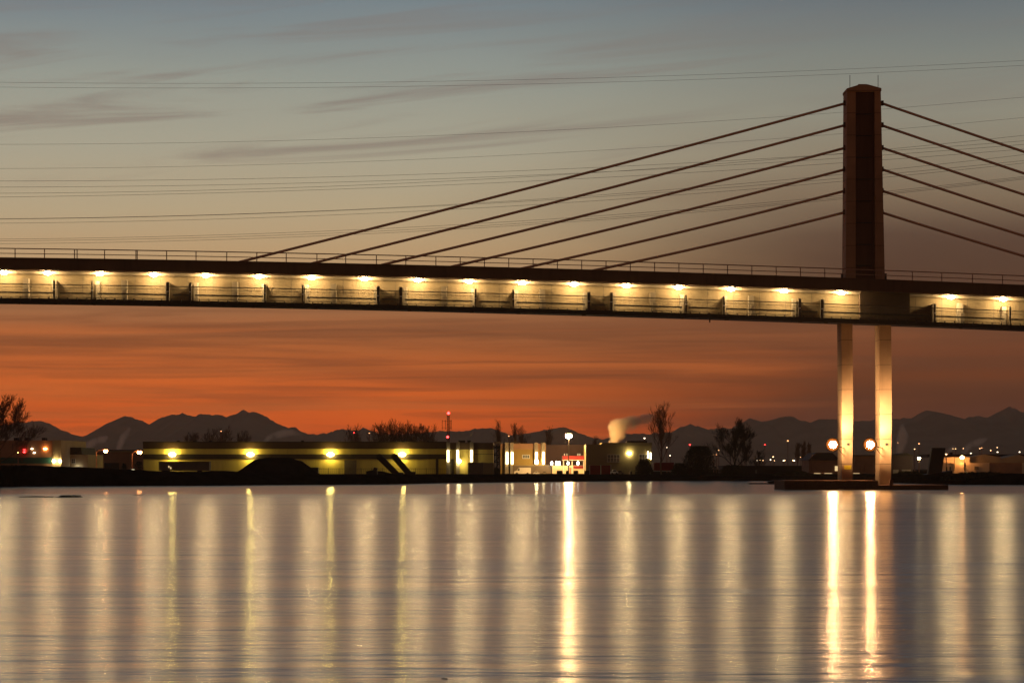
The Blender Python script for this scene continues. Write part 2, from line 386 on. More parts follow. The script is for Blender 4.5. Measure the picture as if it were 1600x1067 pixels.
pt = MB(); sweep(pt, 1346, 1424, 18.6, 62.9, 301.2, 302.598, 10); pt.build('pier_table', mat('shade_toned_pier_concrete', (0.07, 0.045, 0.028), 0.85, 0.2, 0.5), BR)  # shade of the unlit gap between the lamps is put into this dark colour
ct = MB(); sweep(ct, L0, L1, 18.55, 22.5, 301.7, 301.8); ct.build('shade_board', M_rib, BR)  # added board that keeps lamp light off the top of the girder wall
wk = MB(); sweep(wk, L0, L1, 63, 70, 299.25, 302.55)
for i in range(int((L1 - L0) / 14.7)):
    px = L0 + 14.7 * i; wk.box(bX(px) - 0.06, bX(px) + 0.06, 299.1, 299.24, zc(px, 66), zc(px, 61.2))
walk = wk.build('walkway', M_black, BR)
wd = MB(); px = 1109; wd.box(bX(px) - 0.07, bX(px) + 0.07, 300, 300.14, zc(px, 76), zc(px, 70.05)); wd.build('drain_pipe', M_brkt, BR)
for px in (30, 88, 148, 250, 396, 494, 640, 737, 810, 912, 1066, 1135, 1250, 1290, 1500, 1568):
    MB().box(bX(px) - 0.22, bX(px) + 0.22, 299.6, 299.9, zc(px, 72.2), zc(px, 70.05)).build('bearing_block', M_brkt, walk)

# upper hand rail
posts = [-25, 23, 69, 116, 120, 163, 212, 214, 260, 306, 354, 401, 447, 495, 540, 588, 634] + [681 + 38 * i for i in range(17)] + [1380, 1426, 1472, 1520, 1567, 1614]
r = MB(); sweep(r, L0, L1, -15.8, -14.3, 300.15, 300.27)
sweep(r, L0, L1, -7.9, -6.8, 300.17, 300.25)
hr = r.build('hand_rail', M_rail, BR)
for px in posts:
    MB().box(bX(px) - 0.05, bX(px) + 0.05, 300.17, 300.25, zc(px, -0.95), zc(px, -14.25)).build('rail_post', M_rail, hr)

# brackets, ribs and the walkway railing between them
bp = []
for n in range(-1, 6):
    for q, sd in ((86, -1), (145, 1), (263, -1), (298, 1)):
        bp.append((q + 328.5 * n, sd))
bp = sorted([(p, s) for p, s in bp if -60 < p < 1660 and not (1385 < p < 1440)])
for i, (px, sd) in enumerate(bp):
    wdt = 0.16 if i % 4 in (0, 3) else 0.10
    o = MB().box(bX(px) - wdt, bX(px) + wdt, 299.3, 299.62, zc(px, 62.95), zc(px, 34.5)).build('bracket_post', M_brkt, BR)
    MB().box(bX(px) - 0.1, bX(px) + 0.1, 299.26, 299.298, zc(px, 50), zc(px, 48.6)).build('clamp', M_white, o)
    x = bX(px) + sd * (wdt + 0.24)
    MB().box(x - 0.23, x + 0.23, 301.4, 302.595, zc(px, 62.95), zc(px, 33)).build('bracket_rib', M_rib, BR)
but = [39 + 328.5 * n for n in range(0, 5)] + [193.5 + 328.5 * n for n in range(0, 5)]
for px in sorted(but):
    if 1300 < px < 1440 or px > 1660: continue
    MB().box(bX(px) - 0.55, bX(px) + 0.1, 301.6, 302.595, zc(px, 62.95), zc(px, 30)).build('buttress', M_rib, BR)
    MB().box(bX(px) - 0.30, bX(px) + 0.16, 301.2, 301.598, zc(px, 62.95), zc(px, 46)).build('buttress_base', M_rib, BR)
ends = [-62] + [p for p, s in bp] + [1662]
for a, b in zip(ends, ends[1:]):
    if b - a < 8: continue
    pr = MB(); a2, b2 = a + 2, b - 2
    sweep(pr, a2, b2, 40.6, 41.9, 299.4, 299.48); sweep(pr, a2, b2, 45.4, 46.1, 299.41, 299.47); sweep(pr, a2, b2, 60.4, 61.3, 299.4, 299.48)
    n = int((b2 - a2) / 2.05)
    for i in range(1, n):
        px = a2 + (b2 - a2) * i / n
        pr.box(bX(px) - 0.011, bX(px) + 0.011, 299.43, 299.455, zc(px, 60.4), zc(px, 41.8))
    pr.build('railing_panel', M_brkt, BR)
    ub = MB(); sweep(ub, a + 5, b - 5, 51.6, 54.0, 300.95, 301.1)
    ub.build('service_pipe', M_black, BR)

# lamps under the deck edge: a tray and a bright bulging lens
for px in (3, 72, 154, 238, 320, 403, 486, 569, 652, 733, 816, 897, 979, 1061, 1143, 1226, 1316, 1488, 1570):
    x = bX(px); z = zc(px, 21.2)
    h = MB().prism([(x - 0.5, z + 0.08), (x + 0.5, z + 0.08), (x + 0.38, zc(px, 18.55)), (x - 0.38, zc(px, 18.55))], 300.6, 301.02).build('deck_lamp', M_brkt, BR)
    MB().ball((x, 300.95, z - 0.07), 0.42, 0.28, 0.19, 12, 8).build('lamp_lens', E_deck, h, True)

# pylon
YP = 303.0
def pp(px, py): return (PX(px, YP), PZ(py, YP))
zb = PZ(444, YP); zt = PZ(143, YP)
py = MB()
def col4(mb, x0t, x1t, x0b, x1b, y0, y1, z0=zb, z1=zt):
    mb.prism([(PX(x0b, YP), z0), (PX(x1b, YP), z0), (PX(x1t, YP), z1), (PX(x0t, YP), z1)], y0, y1)
col4(py, 1323.5, 1337, 1321.5, 1337, YP, YP + 3.4); col4(py, 1366.5, 1376, 1367.5, 1382.5, YP - 0.15, YP + 3.4)
pyl = py.build('pylon', M_pylon, BR)
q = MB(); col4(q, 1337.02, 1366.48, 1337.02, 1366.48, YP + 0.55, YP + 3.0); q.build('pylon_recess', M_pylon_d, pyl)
for yb in (177, 211, 245, 279, 313, 347, 381, 414):
    MB().box(PX(1338, YP), PX(1363, YP), YP + 0.40, YP + 0.548, PZ(yb + 1.2, YP), PZ(yb, YP)).build('panel_joint', M_black, pyl)
MB().prism([pp(1322.8, 143), pp(1376.8, 143), pp(1376.8, 138.5), pp(1356, 132.8), pp(1343, 132.8), pp(1322.8, 139)], YP - 0.25, YP + 3.6).build('pylon_cap', M_pylon, pyl)
MB().box(PX(1342, YP), PX(1355, YP), YP + 0.4, YP + 2.6, PZ(132.4, YP), PZ(131, YP)).build('pylon_hatch', M_pylon, pyl)
for px in (1328, 1372):
    a = P(px, 137, YP + 1.5); MB().tube([a, a + Vector((0, 0, 1.45))], 0.035, 5).build('lightning_rod', M_black, pyl)
for px, a in ((1316.5, -1), (1384.5, 1)):
    MB().box(PX(px - 1.6, YP), PX(px + 1.6, YP), YP + 0.3, YP + 0.7, PZ(439, YP), PZ(427, YP)).build('post_cabinet', M_brkt, BR)
# stays
YC = 304.6
def stay(p0, p1, q, sag=3.0):
    pts = []
    for i in range(13):
        t = i / 12; pts.append(P(p0[0] + (p1[0] - p0[0]) * t, p0[1] + (p1[1] - p0[1]) * t + sag * 4 * t * (1 - t), YC))
    MB().tube(pts, 0.155, 8).build('stay_cable', M_cable, BR, True)
for (py0, dxp) in zip((161, 195, 230.5, 264, 297.5, 331), (352, 465, 573, 682, 791, 901)):
    dy_ = 403 + 0.0125 * dxp + 9e-6 * dxp * dxp + 6.5
    stay((1324, py0), (dxp, dy_), 0)
for (py0, y16) in zip((161.5, 196, 231, 264.5, 298, 332), (235.5, 269, 302, 335, 367, 398.5)):
    sl = (y16 - py0) / 224.0; xe = 1376 + (455 - py0) / sl
    stay((1374, py0 - 1), (min(xe, 1376 + 980), py0 + sl * (min(xe, 2356) - 1376)), 0, 3.0 if xe > 1900 else 2.0)
for py0 in (161, 195, 230.5, 264, 297.5, 331):
    for px in (1319.5, 1378.5):
        c = P(px, py0 + 0.6, YC); MB().box(c.x - 0.14, c.x + 0.14, YC - 0.25, YC + 0.25, c.z - 0.28, c.z + 0.28).build('stay_socket', M_fascia, BR)
# twin pier legs
for (a, b, foot) in ((1315.5, 1333, 752), (1375, 1393.5, 758)):
    Yl = 301.0; zt_ = zc((a + b) / 2, 66.2); z0 = 0.42
    mb = MB().prism([(PX(a, Yl), z0), (PX(b - 1.5, Yl), z0), (PX(b, Yl), PZ(640, Yl)), (PX(b - 1, Yl), zt_), (PX(a - 1, Yl), zt_), (PX(a, Yl), PZ(640, Yl))], Yl, Yl + 3.9)
    lg = mb.build('pier_leg', M_leg, BR)
    MB().box(PX(b - 0.2, Yl) , PX(b + 0.5, Yl), Yl + 0.2, Yl + 0.35, 0.45, PZ(703, Yl)).build('conduit', M_brkt, lg)
    c = P((a + b) / 2 + 0.6, 694, Yl); MB().tube([c + Vector((0, -0.16, 0)), c + Vector((0, -0.005, 0))], 0.13, 10).build('gauge', M_black, lg)
c = P(1324.6, 730, 301); sg = MB().box(c.x - 0.42, c.x + 0.42, 300.95, 300.995, c.z - 0.24, c.z + 0.24).build('placard', M_sign, BR)

# fender and floodlights
FD = thing('pier_fender', (PX(1300, 293), 293, 0), 'long low brown timber fender around the bridge pier at the waterline', 'fender')
YF = 293.0
MB().box(PX(1226, YF), PX(1372, YF), YF, YF + 11.5, -0.6, PZ(750.5, YF)).build('timber_wall', M_fend, FD)
MB().box(PX(1372.1, YF), PX(1482, YF), YF + 0.05, YF + 11.4, -0.6, PZ(757.5, YF)).build('low_timber_wall', M_fend, FD)
MB().box(PX(1391, YF), PX(1397, YF), YF + 0.5, YF + 1.0, PZ(757.4, YF), PZ(749, YF)).build('bollard', M_fend, FD)
k = MB()
for px in range(1230, 1372, 9): k.box(PX(px, YF) - 0.16, PX(px, YF) + 0.16, YF - 0.14, YF - 0.004, -0.5, PZ(752.2, YF))
k.build('rubbing_strip', M_fend, FD)
M_halo = mat('dark_halo_dish', (0.0060, 0.0030, 0.0012), 0.9, 0.1, 2, spec=0.0)  # for an added dish whose lit face shows as a glare halo
def dish(c, Y, r0, r1):
    "an added shallow bowl behind the lamp, open towards the river, for a glare halo"
    mb = MB(); n = 24
    for r_, y_ in ((0.01, .50), (r0, .46), ((r0 + r1) / 2, .40), (r1, .34), (r1, .37), (r0, .53), (0.01, .57)):
        mb.v += [(c.x + r_ * math.cos(6.28319 * i / n), Y + y_, c.z + r_ * math.sin(6.28319 * i / n)) for i in range(n)]
    for q in range(6):
        for i in range(n):
            i2 = (i + 1) % n; mb.f.append((q * n + i, q * n + i2, (q + 1) * n + i2, (q + 1) * n + i))
    return mb
def floodlight(px, py, Y, label, leg):
    c = P(px, py, Y); lx = PX(leg, 301.0)
    t = thing('pier_floodlight', (c.x, Y, c.z), label, 'floodlight', 'floodlights at the bridge pier')
    MB().tube([(lx + 0.25, 300.995, c.z - 0.35), (c.x + 0.05, Y + 0.42, c.z - 0.05)], 0.05, 8).build('bracket_arm', M_black, t)
    MB().tube([(lx + 0.25, 300.995, c.z - 1.3), (lx + (c.x - lx) * .5, (301 + Y) / 2, c.z - 0.28)], 0.035, 6).build('brace', M_black, t)
    hd = dish(c, Y, 0.42, 0.82).build('halo_dish', M_halo, t, True)
    MB().ball((c.x, Y, c.z), 0.42, 0.28, 0.40, 14, 10).build('lamp_lens', E_flood, hd, True)
    return t, c
for px, tx, lb in ((1301.5, 1324, 'glaring floodlight on an arm at the left edge of the left pier leg'), (1360, 1384, 'glaring floodlight on an arm between the two pier legs')):
    t, c = floodlight(px, 694.5, 296.8, lb, tx - 9)
    for aim, en, sz in ((648, 13500, 64), (694, 5500, 80)):
        ld = bpy.data.lights.new('flood_beam', 'SPOT'); ld.energy = en; ld.spot_size = math.radians(sz); ld.spot_blend = 1.0; ld.color = (1.0, 0.66, 0.34); ld.shadow_soft_size = 0.25
        lo = bpy.data.objects.new('flood_beam', ld); COL.objects.link(lo); lo.parent = t
        src = Vector((c.x + 0.1, 297.75, c.z + 0.35)); lo.location = src - ORG[t.name]
        lo.rotation_euler = (P(tx, aim, 301) - src).to_track_quat('-Z', 'Y').to_euler()

# ------------------------------------------------------------------ power lines
WIRES = [((129, 130.4, 125.3, 113.4, 94.9), 'topmost faint power line of the pair near the top of the sky'), ((136.5, 137.4, 132.9, 120.4, 102.7), 'lower faint power line of the pair near the top of the sky'),
         ((225.7, 221.5, 206.8, 184, 152.2), 'faint lone power line well below the top pair'), ((263.6, 258, 242.5, 218, 184), 'faint lone power line just above the dense upper bundle'),
         ((283, 279.4, 267.6, 247.8, 220.5), 'highest power line of the upper bundle at the left edge'), ((292.6, 287.8, 275.7, 254.5, 226), 'second highest power line of the upper bundle at the left edge'),
         ((302.4, 294.5, 279, 249.5, 212), 'steeper power line of the upper bundle, topmost at the right edge'), ((308.3, 299.5, 284.7, 263, 233), 'lowest power line of the upper bundle'),
         ((342, 333.3, 314.5, 283.5, 242), 'top power line of the middle bundle crossing the upper stays'), ((342.8, 334, 315.6, 289, 251), 'darker middle power line of the middle bundle'), ((349, 340.6, 322, 294, 255), 'lowest power line of the middle bundle'),
         ((374, 365, 346.6, 316.7, 276), 'top power line of the lowest bundle just over the left handrail'), ((377, 367.6, 351, 320, 278), 'middle power line of the lowest bundle just over the left handrail'), ((381.4, 371.6, 354, 322, 280), 'lowest power line of all, just over the left handrail')]
YW = 450.0
def lag(xs, ys, x):
    t = 0
    for i in range(len(xs)):
        q = ys[i]
        for j_ in range(len(xs)):
            if j_ != i: q *= (x - xs[j_]) / (xs[i] - xs[j_])
        t += q
    return t
import itertools
for n, (ys, lb) in enumerate(WIRES):
    # least-squares parabola through the five points: a hanging wire
    xs = [0, 400, 800, 1200, 1600]
    u = [(x - 800) / 800 for x in xs]; s2 = sum(a * a for a in u); s4 = sum(a ** 4 for a in u); m0 = sum(ys); m1 = sum(a * b for a, b in zip(u, ys)); m2 = sum(a * a * b for a, b in zip(u, ys))
    c1 = m1 / s2; c2 = (m2 - s2 * m0 / 5) / (s4 - s2 * s2 / 5); c0 = (m0 - c2 * s2) / 5
    Yq = YW + n * 1.5
    pts = [P(px, c0 + c1 * ((px - 800) / 800) + c2 * ((px - 800) / 800) ** 2, Yq) for px in range(-300, 1901, 50)]
    tag(MB().tube(pts, 0.020 if n < 4 else 0.026, 4).build('power_line', M_wire, loc=tuple(pts[0])), lb, 'power line', 'power lines across the sky')

# ------------------------------------------------------------------ buildings on the far bank
def light_part(parent, px, py, Y, m, rx, rz, ry=0.15, name='wall_lamp', lens='lamp_lens', house=True):
    c = P(px, py, Y)
    h = MB().box(c.x - rx * 0.9, c.x + rx * 0.9, Y - 0.02, Y + 0.10, c.z - 0.05, c.z + rz * 1.15).build(name, M_brkt, parent)
    MB().ball((c.x, Y - ry - 0.05, c.z), rx, ry, rz, 10, 6).build(lens, m, h, True)
def window(parent, px0, px1, py0, py1, Y, frame=M_frame, pane=M_glass, cols_=3, rows_=2, proud=0.12):
    f = MB(); x0, x1, z0, z1 = PX(px0, Y), PX(px1, Y), PZ(py1, Y), PZ(py0, Y); t = 0.12
    f.box(x0 - t, x1 + t, Y - proud, Y - 0.003, z0 - t, z0); f.box(x0 - t, x1 + t, Y - proud, Y - 0.003, z1, z1 + t)
    f.box(x0 - t, x0, Y - proud, Y - 0.003, z0, z1); f.box(x1, x1 + t, Y - proud, Y - 0.003, z0, z1)
    for i in range(1, cols_): xx = x0 + (x1 - x0) * i / cols_; f.box(xx - 0.04, xx + 0.04, Y - proud + 0.02, Y - 0.04, z0, z1)
    for i in range(1, rows_): zz = z0 + (z1 - z0) * i / rows_; f.box(x0, x1, Y - proud + 0.03, Y - 0.045, zz - 0.03, zz + 0.03)
    w_ = f.build('window', frame, parent)
    MB().box(x0, x1, Y - 0.035, Y - 0.004, z0, z1).build('pane', pane, w_)
GZ = 1.25
# yellow warehouse
YH = 560.0
WH = thing('yellow_warehouse', (PX(460, YH), YH, GZ), 'long low yellow warehouse with dark stripes and four glaring wall lamps', 'warehouse')
MB().box(PX(224, YH), PX(698, YH), YH, YH + 40, GZ - 0.6, PZ(701, YH)).build('wall', M_yellow, WH)
pbox('roof_band', M_brown, WH, 223.6, 698.3, 691, 701, YH, 40.4, -0.15)
pbox('stripe', M_dark, WH, 224, 698.2, 709.5, 717, YH, 0.09, -0.1)
pbox('roof', M_roof, WH, 223, 698.6, 689.8, 690.95, YH, 40.6, -0.25)
for px in (274, 300, 325, 470, 592, 629, 668): pbox('roof_vent', M_roof, WH, px - 2, px + 2, 687.8, 689.78, YH, 1.6, 4)
for px in (269.5, 391.5, 516.5, 628.5): light_part(WH, px, 709.8, YH - 0.15, E_pack, 0.75, 0.42, 0.32)
pbox('shutter_door', M_grey, WH, 538, 557, 718.5, 742, YH, 0.06, -0.07)
for px in (681,): pbox('downpipe', M_dark, WH, px, px + 4, 717.05, 744, YH, 0.25, -0.27)
# office end with lit pilasters
YO = 556.0
OF = thing('lit_office_block', (PX(737, YO), YO, GZ), 'yellow office block with three lit pilasters, joined to the warehouse end', 'building')
MB().box(PX(698.6, YO), PX(771, YO), YO, YO + 30, GZ - 0.6, PZ(702, YO)).build('wall', M_yellow, OF)
pbox('roof_band', M_brown, OF, 698.5, 771.2, 691.5, 702, YO, 30, -0.12)
for px in (700.5, 715.5, 737):
    p_ = pbox('pilaster', M_pil, OF, px - 2.8, px + 2.8, 690.5, 745, YO, 0.7, -0.85)
    c = P(px - 0.4, 712, YO - 1.0); MB().tube([c + Vector((0, 0, -1.25)), c + Vector((0, 0, 1.2))], 0.20, 8).build('tube_lamp', E_pil, p_)
light_part(OF, 717.5, 720.5, YO - 1.0, E_warm, 0.38, 0.38, 0.2)
pbox('side_door', M_dark, OF, 703.5, 709, 717, 745, YO, 0.1, -0.12)
for px in (719, 724, 733): pbox('roof_unit', M_roof, OF, px - 3.5, px + 2, 687.4, 691.4, YO, 2, 5)
pbox('wall_strip', M_brown, OF, 741, 771, 709, 709.6, YO, 0.05, -0.06)
# second pilastered block
YB = 600.0
OB = thing('tan_retail_block', (PX(818, YB), YB, GZ), 'tan block with red brown parapet, four lit pilasters and one barred window', 'building')
MB().box(PX(782, YB), PX(853, YB), YB, YB + 25, GZ - 0.6, PZ(702, YB)).build('wall', M_ochre, OB)
pbox('parapet', M_brownwall, OB, 781.8, 853.2, 693, 702, YB, 25, -0.12)
for px in (792, 800, 838, 849):
    p_ = pbox('pilaster', M_pil, OB, px - 3, px + 2.6, 691.5, 745, YB, 0.7, -0.85)
    c = P(px + 0.3, 715, YB - 1.0); MB().tube([c + Vector((0, 0, -1.45)), c + Vector((0, 0, 1.25))], 0.23, 8).build('tube_lamp', E_pil, p_)
light_part(OB, 838.5, 721.5, YB - 1.1, E_warm, 0.42, 0.42, 0.2)
window(OB, 817, 827, 711, 715.5, YB, M_white, M_glass, 3, 2)
pbox('door', M_dark, OB, 793.5, 797.5, 728, 744, YB, 0.1, -0.12)
for px in (778, 806): pbox('roof_unit', M_roof, OB, px - 5, px + 5, 689.5, 692.9, YB, 2, 6)
# silo-like dark frame between the blocks
YS = 548.0
SF = thing('scaffold_tower', (PX(776, YS), YS, GZ), 'dark open steel frame tower between the yellow and tan blocks', 'scaffold')
fr = MB()
for px in (772, 776, 780.5):
    for dd in (0, 2.0): fr.tube([P(px, 745, YS + dd), P(px, 695, YS + dd)], 0.10, 4)
for yq in (745, 733, 722, 711, 700): fr.tube([P(772, yq, YS), P(780.5, yq - 10 if yq > 700 else yq, YS)], 0.09, 4); fr.tube([P(772, yq, YS), P(780.5, yq, YS)], 0.10, 4)
fr.build('frame', M_black, SF)
pbox('platform', M_black, SF, 771, 782, 697, 699, YS, 2.2); pbox('hopper', M_black, SF, 770.5, 781, 731, 744, YS, 2.4, -0.1)
# grey trailer and fence in front of the yellow office
YT = 545.0
TR = thing('grey_trailer', (PX(743, YT), YT, GZ), 'grey box trailer parked in front of the yellow office wall', 'trailer')
pbox('trailer_box', M_grey, TR, 731, 755, 722.5, 741, YT, 2.4); pbox('trailer_nose', M_olive, TR, 755.05, 772, 722.8, 740.8, YT, 2.35, 0.03)
for px in (736, 741, 766): MB().tube([P(px, 743.3, YT + 0.1), P(px, 743.3, YT + 0.4)], 0.42, 12).build('wheel', M_tyre, TR)
# middle fence wall
FW = thing('grey_yard_wall', (PX(845, 590), 590, GZ), 'plain grey yard wall behind the white van', 'wall')
pbox('wall_panel', M_grey, FW, 801, 871, 727.5, 744, 592, 0.3); pbox('coping', M_pil, FW, 800.8, 871.2, 726.7, 727.45, 592, 0.4, -0.05)

# vehicles
def van(px0, px1, py0, py1, Y, m, label, cat='van', name='parked_van'):
    x0, x1, z0, z1 = PX(px0, Y), PX(px1, Y), PZ(py1, Y), PZ(py0, Y); L = x1 - x0; H = z1 - z0
    t = thing(name, ((x0 + x1) / 2, Y, z0), label, cat)
    MB().prism([(x0, z0 + .18 * H), (x1, z0 + .18 * H), (x1, z0 + .95 * H), (x1 - .03 * L, z1), (x0 + .30 * L, z1), (x0 + .17 * L, z0 + .62 * H), (x0 + .02 * L, z0 + .50 * H)], Y, Y + 1.9).build('body', m, t)
    MB().prism([(x0 + .19 * L, z0 + .60 * H), (x0 + .33 * L, z0 + .60 * H), (x0 + .33 * L, z0 + .9 * H), (x0 + .285 * L, z0 + .9 * H)], Y - 0.02, Y - 0.004).build('window', M_glass, t)
    for f in (.17, .80):
        MB().tube([(x0 + f * L, Y - 0.05, z0 + .17 * H), (x0 + f * L, Y + 0.25, z0 + .17 * H)], .17 * H, 12).build('wheel', M_tyre, t)
    return t
van(803, 829.5, 730.3, 742, 588, M_white, 'white panel van facing left, lit by the pilaster lamps')
def car(px0, px1, py0, py1, Y, m, label):
    x0, x1, z0, z1 = PX(px0, Y), PX(px1, Y), PZ(py1, Y), PZ(py0, Y); L = x1 - x0; H = z1 - z0
    t = thing('parked_car', ((x0 + x1) / 2, Y, z0), label, 'car')
    MB().prism([(x0, z0 + .2 * H), (x1, z0 + .2 * H), (x1, z0 + .55 * H), (x0 + .80 * L, z0 + .6 * H), (x0 + .70 * L, z1), (x0 + .30 * L, z1), (x0 + .18 * L, z0 + .6 * H), (x0, z0 + .5 * H)], Y, Y + 1.7).build('body', m, t)
    MB().prism([(x0 + .24 * L, z0 + .62 * H), (x0 + .76 * L, z0 + .62 * H), (x0 + .68 * L, z0 + .92 * H), (x0 + .33 * L, z0 + .92 * H)], Y - 0.02, Y - 0.004).build('window', M_glass, t)
    for f in (.2, .8): MB().tube([(x0 + f * L, Y - 0.04, z0 + .2 * H), (x0 + f * L, Y + 0.2, z0 + .2 * H)], .2 * H, 10).build('wheel', M_tyre, t)
car(833, 843, 736.5, 741.5, 585, M_white, 'white parked car just right of the van, against the grey wall')
car(846, 855.5, 736, 741, 587, M_grey, 'second parked car right of the van, grey, by the wall end')
car(954, 966, 733.5, 741, 540, M_white, 'pale car below the olive building, right of the red fence')
car(962, 975, 735, 741.5, 545, M_grey, 'dark car half hidden below the lamp of the olive building')

# petrol station
YG = 590.0
GS = thing('petrol_station', (PX(897, YG), YG, GZ), 'small petrol station with a red canopy over white columns', 'petrol station')
MB().box(PX(850, YG), PX(915, YG), YG + 14, YG + 22, GZ - 0.5, PZ(694, YG)).build('rear_wall', M_purple, GS)
pbox('canopy', M_red, GS, 879, 916, 712, 718, YG, 8); pbox('canopy_edge', M_white, GS, 879.2, 915.8, 718.02, 718.9, YG, 7.8, 0.02)
for px in (880.5, 894, 912.3, 915.5, 918.7): pbox('column', M_white, GS, px - 0.6, px + 0.6, 718.95, 744, YG, 0.3, 0.4)
for px, c_ in ((882, 'a'), (886, 'b'), (888, 'c'), (903, 'd'), (906, 'e')): window(GS, px - 0.8, px + 0.8, 708.5, 711.5, YG + 13.9, M_purple, E_dim, 1, 1)
for px in (862, 869.5, 874, 888, 903):
    c = P(px, 723.5, YG + 1); MB().ball(c, 0.26, 0.2, 0.42, 8, 6).build('canopy_lamp', E_cool, GS, True)
pbox('shop_front', M_cream, GS, 863, 921, 727, 745, YG, 5, 1.2)
pbox('shop_door', M_brownwall, GS, 890, 893, 730, 744, YG, 0.1, 1.05)
pbox('sign_panel', M_red, GS, 896, 916, 727.6, 731.5, YG, 0.12, 1.0)
PSN = thing('price_sign', (PX(924, 585), 585, GZ), 'small orange lit sign box on a post beside the canopy', 'sign')
pbox('sign_box', E_dimo, PSN, 920.5, 927.5, 713, 716.5, 585, 0.4); pbox('post', M_pole, PSN, 923.5, 924.5, 716.55, 745, 585, 0.2, 0.1)
# black blocks on the bank edge
for px0, px1, lb in ((870, 879, 'widest black block of the row on the bank below the station'), (884.5, 889.5, 'narrow black block, second of the row below the station'), (896, 904, 'black block third in the row, under the red sign'), (913, 921, 'black block at the right end of the row below the station'), (984.5, 987.5, 'thin black block below the wall lamp of the olive building')):
    Yb = 520; x0, x1, z0, z1 = PX(px0, Yb), PX(px1, Yb), 0.7, PZ(735 if px0 < 940 else 736, Yb)
    c_ = (x0 + x1) / 2
    tag(MB().prism([(x0, z0), (x1, z0), (x1, z1 - .12), (x1 - .12, z1), (x0 + .12, z1), (x0, z1 - .12)], Yb, Yb + 1).build('bank_block', M_black, loc=(c_, Yb, z0)), lb, 'block', 'black blocks along the bank')
# olive building
YL = 575.0
OL = thing('olive_building', (PX(965, YL), YL, GZ), 'olive two storey building with one cone of lamp light between two windows', 'building')
MB().box(PX(915.5, YL), PX(1018, YL), YL, YL + 26, GZ - 0.5, PZ(694, YL)).build('wall', M_olive, OL)
pbox('parapet', M_olive, OL, 940, 1019, 691.5, 696.5, YL, 26, -0.15); pbox('roof_box', M_roof, OL, 981, 1013, 688.2, 691.45, YL, 6, 5)
window(OL, 949.5, 968, 710.5, 721, YL, M_frame, M_glass, 4, 2); window(OL, 999, 1012, 710, 720, YL, M_frame, M_glass, 3, 2)
light_part(OL, 983, 708, YL, E_warm, 0.42, 0.25, 0.25)
for px in (1012.5, 1016.5):
    p_ = pbox('wall_tube_lamp', M_pil, OL, px - 0.8, px + 0.8, 704, 719, YL, 0.2, -0.25)
    c = P(px, 710 if px < 1014 else 712, YL - 0.4); MB().tube([c + Vector((0, 0, -0.8)), c + Vector((0, 0, 0.7))], 0.13, 8).build('tube_lamp', E_pil, p_)
RF = thing('red_hoarding', (PX(938, 560), 560, GZ), 'dark red slatted hoarding at the foot of the olive building', 'fence')
for a, b in ((922, 938), (939.5, 954)): pbox('hoarding_panel', M_red, RF, a, b, 727, 741, 560, 0.15)
for px in (921.5, 938.75, 954.5): pbox('post', M_frame, RF, px - 0.5, px + 0.5, 726, 742, 560, 0.2, -0.1)
RC = thing('red_container', (PX(1040, 565), 565, GZ), 'red shipping container right of the olive building, behind the bare tree', 'container')
pbox('container_body', M_red, RC, 1022, 1053, 722.5, 735, 565, 2.4); pbox('container_rail', M_frame, RC, 1022, 1053.3, 735.02, 736, 565, 2.4, -0.04)
k = MB()
for px in range(1023, 1053, 2): k.box(PX(px, 565) - 0.06, PX(px, 565) + 0.06, 564.93, 564.997, PZ(734.5, 565), PZ(723, 565))
k.build('corrugation', M_red, RC)

# left edge buildings
YA = 520.0
LB = thing('brown_office_building', (PX(50, YA), YA, GZ), 'tall brown office building with teal window band and rooftop boxes', 'building')
MB().box(PX(-40, YA), PX(82, YA), YA, YA + 30, GZ - 0.5, PZ(688, YA)).build('wall', M_brownwall, LB)
MB().box(PX(82.1, YA), PX(96, YA), YA - 0.3, YA + 30, GZ - 0.5, PZ(687.5, YA)).build('stair_wall', M_tan, LB)
pbox('window_band', M_teal, LB, 0, 81, 714.5, 724, YA, 0.06, -0.07)
for px in (37, 64, 20): pbox('roof_unit', M_roof, LB, px - 3, px + 3, 683.5, 687.95, YA, 2, 3)
for px in (84.3, 94): light_part(LB, px, 720, YA - 0.3, E_warm, 0.26, 0.26, 0.2); pbox('light_fin', M_tan, LB, px - 0.5, px + 0.5, 706, 719, YA, 0.2, -0.52)
for px, py_, m in ((38, 702.5, E_red), (50, 701, E_farw), (53.5, 707, E_farw), (71, 701, E_orange), (38, 706, E_red)): light_part(LB, px, py_, YA - 0.05, m, 0.28 if px != 71 else 0.36, 0.14, 0.12)
YD = 530.0
LC = thing('small_tan_office', (PX(118, YD), YD, GZ), 'small tan two storey office with square lit framed windows', 'building')
MB().box(PX(96.5, YD), PX(137, YD), YD, YD + 20, GZ - 0.5, PZ(710, YD)).build('wall', M_tan, LC)
MB().prism([(PX(96.2, YD), PZ(709.9, YD)), (PX(128, YD), PZ(709.9, YD)), (PX(126, YD), PZ(699, YD)), (PX(96.2, YD), PZ(699, YD))], YD + 0.2, YD + 18).build('roof', M_roof, LC)
for px in (104, 114.5): window(LC, px - 2.6, px + 2.6, 717, 723.5, YD, M_frame, M_glass, 2, 2)
for px in (104, 117): pbox('attic_window', M_glass, LC, px - 3, px + 3, 706, 709, YD, 0.1, 0.08)
light_part(LC, 122.5, 731.5, YD - 0.1, E_cool, 0.36, 0.26, 0.2)
YE = 585.0
LD_ = thing('long_brown_shed', (PX(180, YE), YE, GZ), 'long low brown shed with a flat pale roof edge behind two street lamps', 'shed')
MB().box(PX(128, YE), PX(223, YE), YE, YE + 24, GZ - 0.5, PZ(706, YE)).build('wall', M_brownwall, LD_)
pbox('roof_edge', M_tan, LD_, 128, 223, 704.3, 706, YE, 24, -0.2)
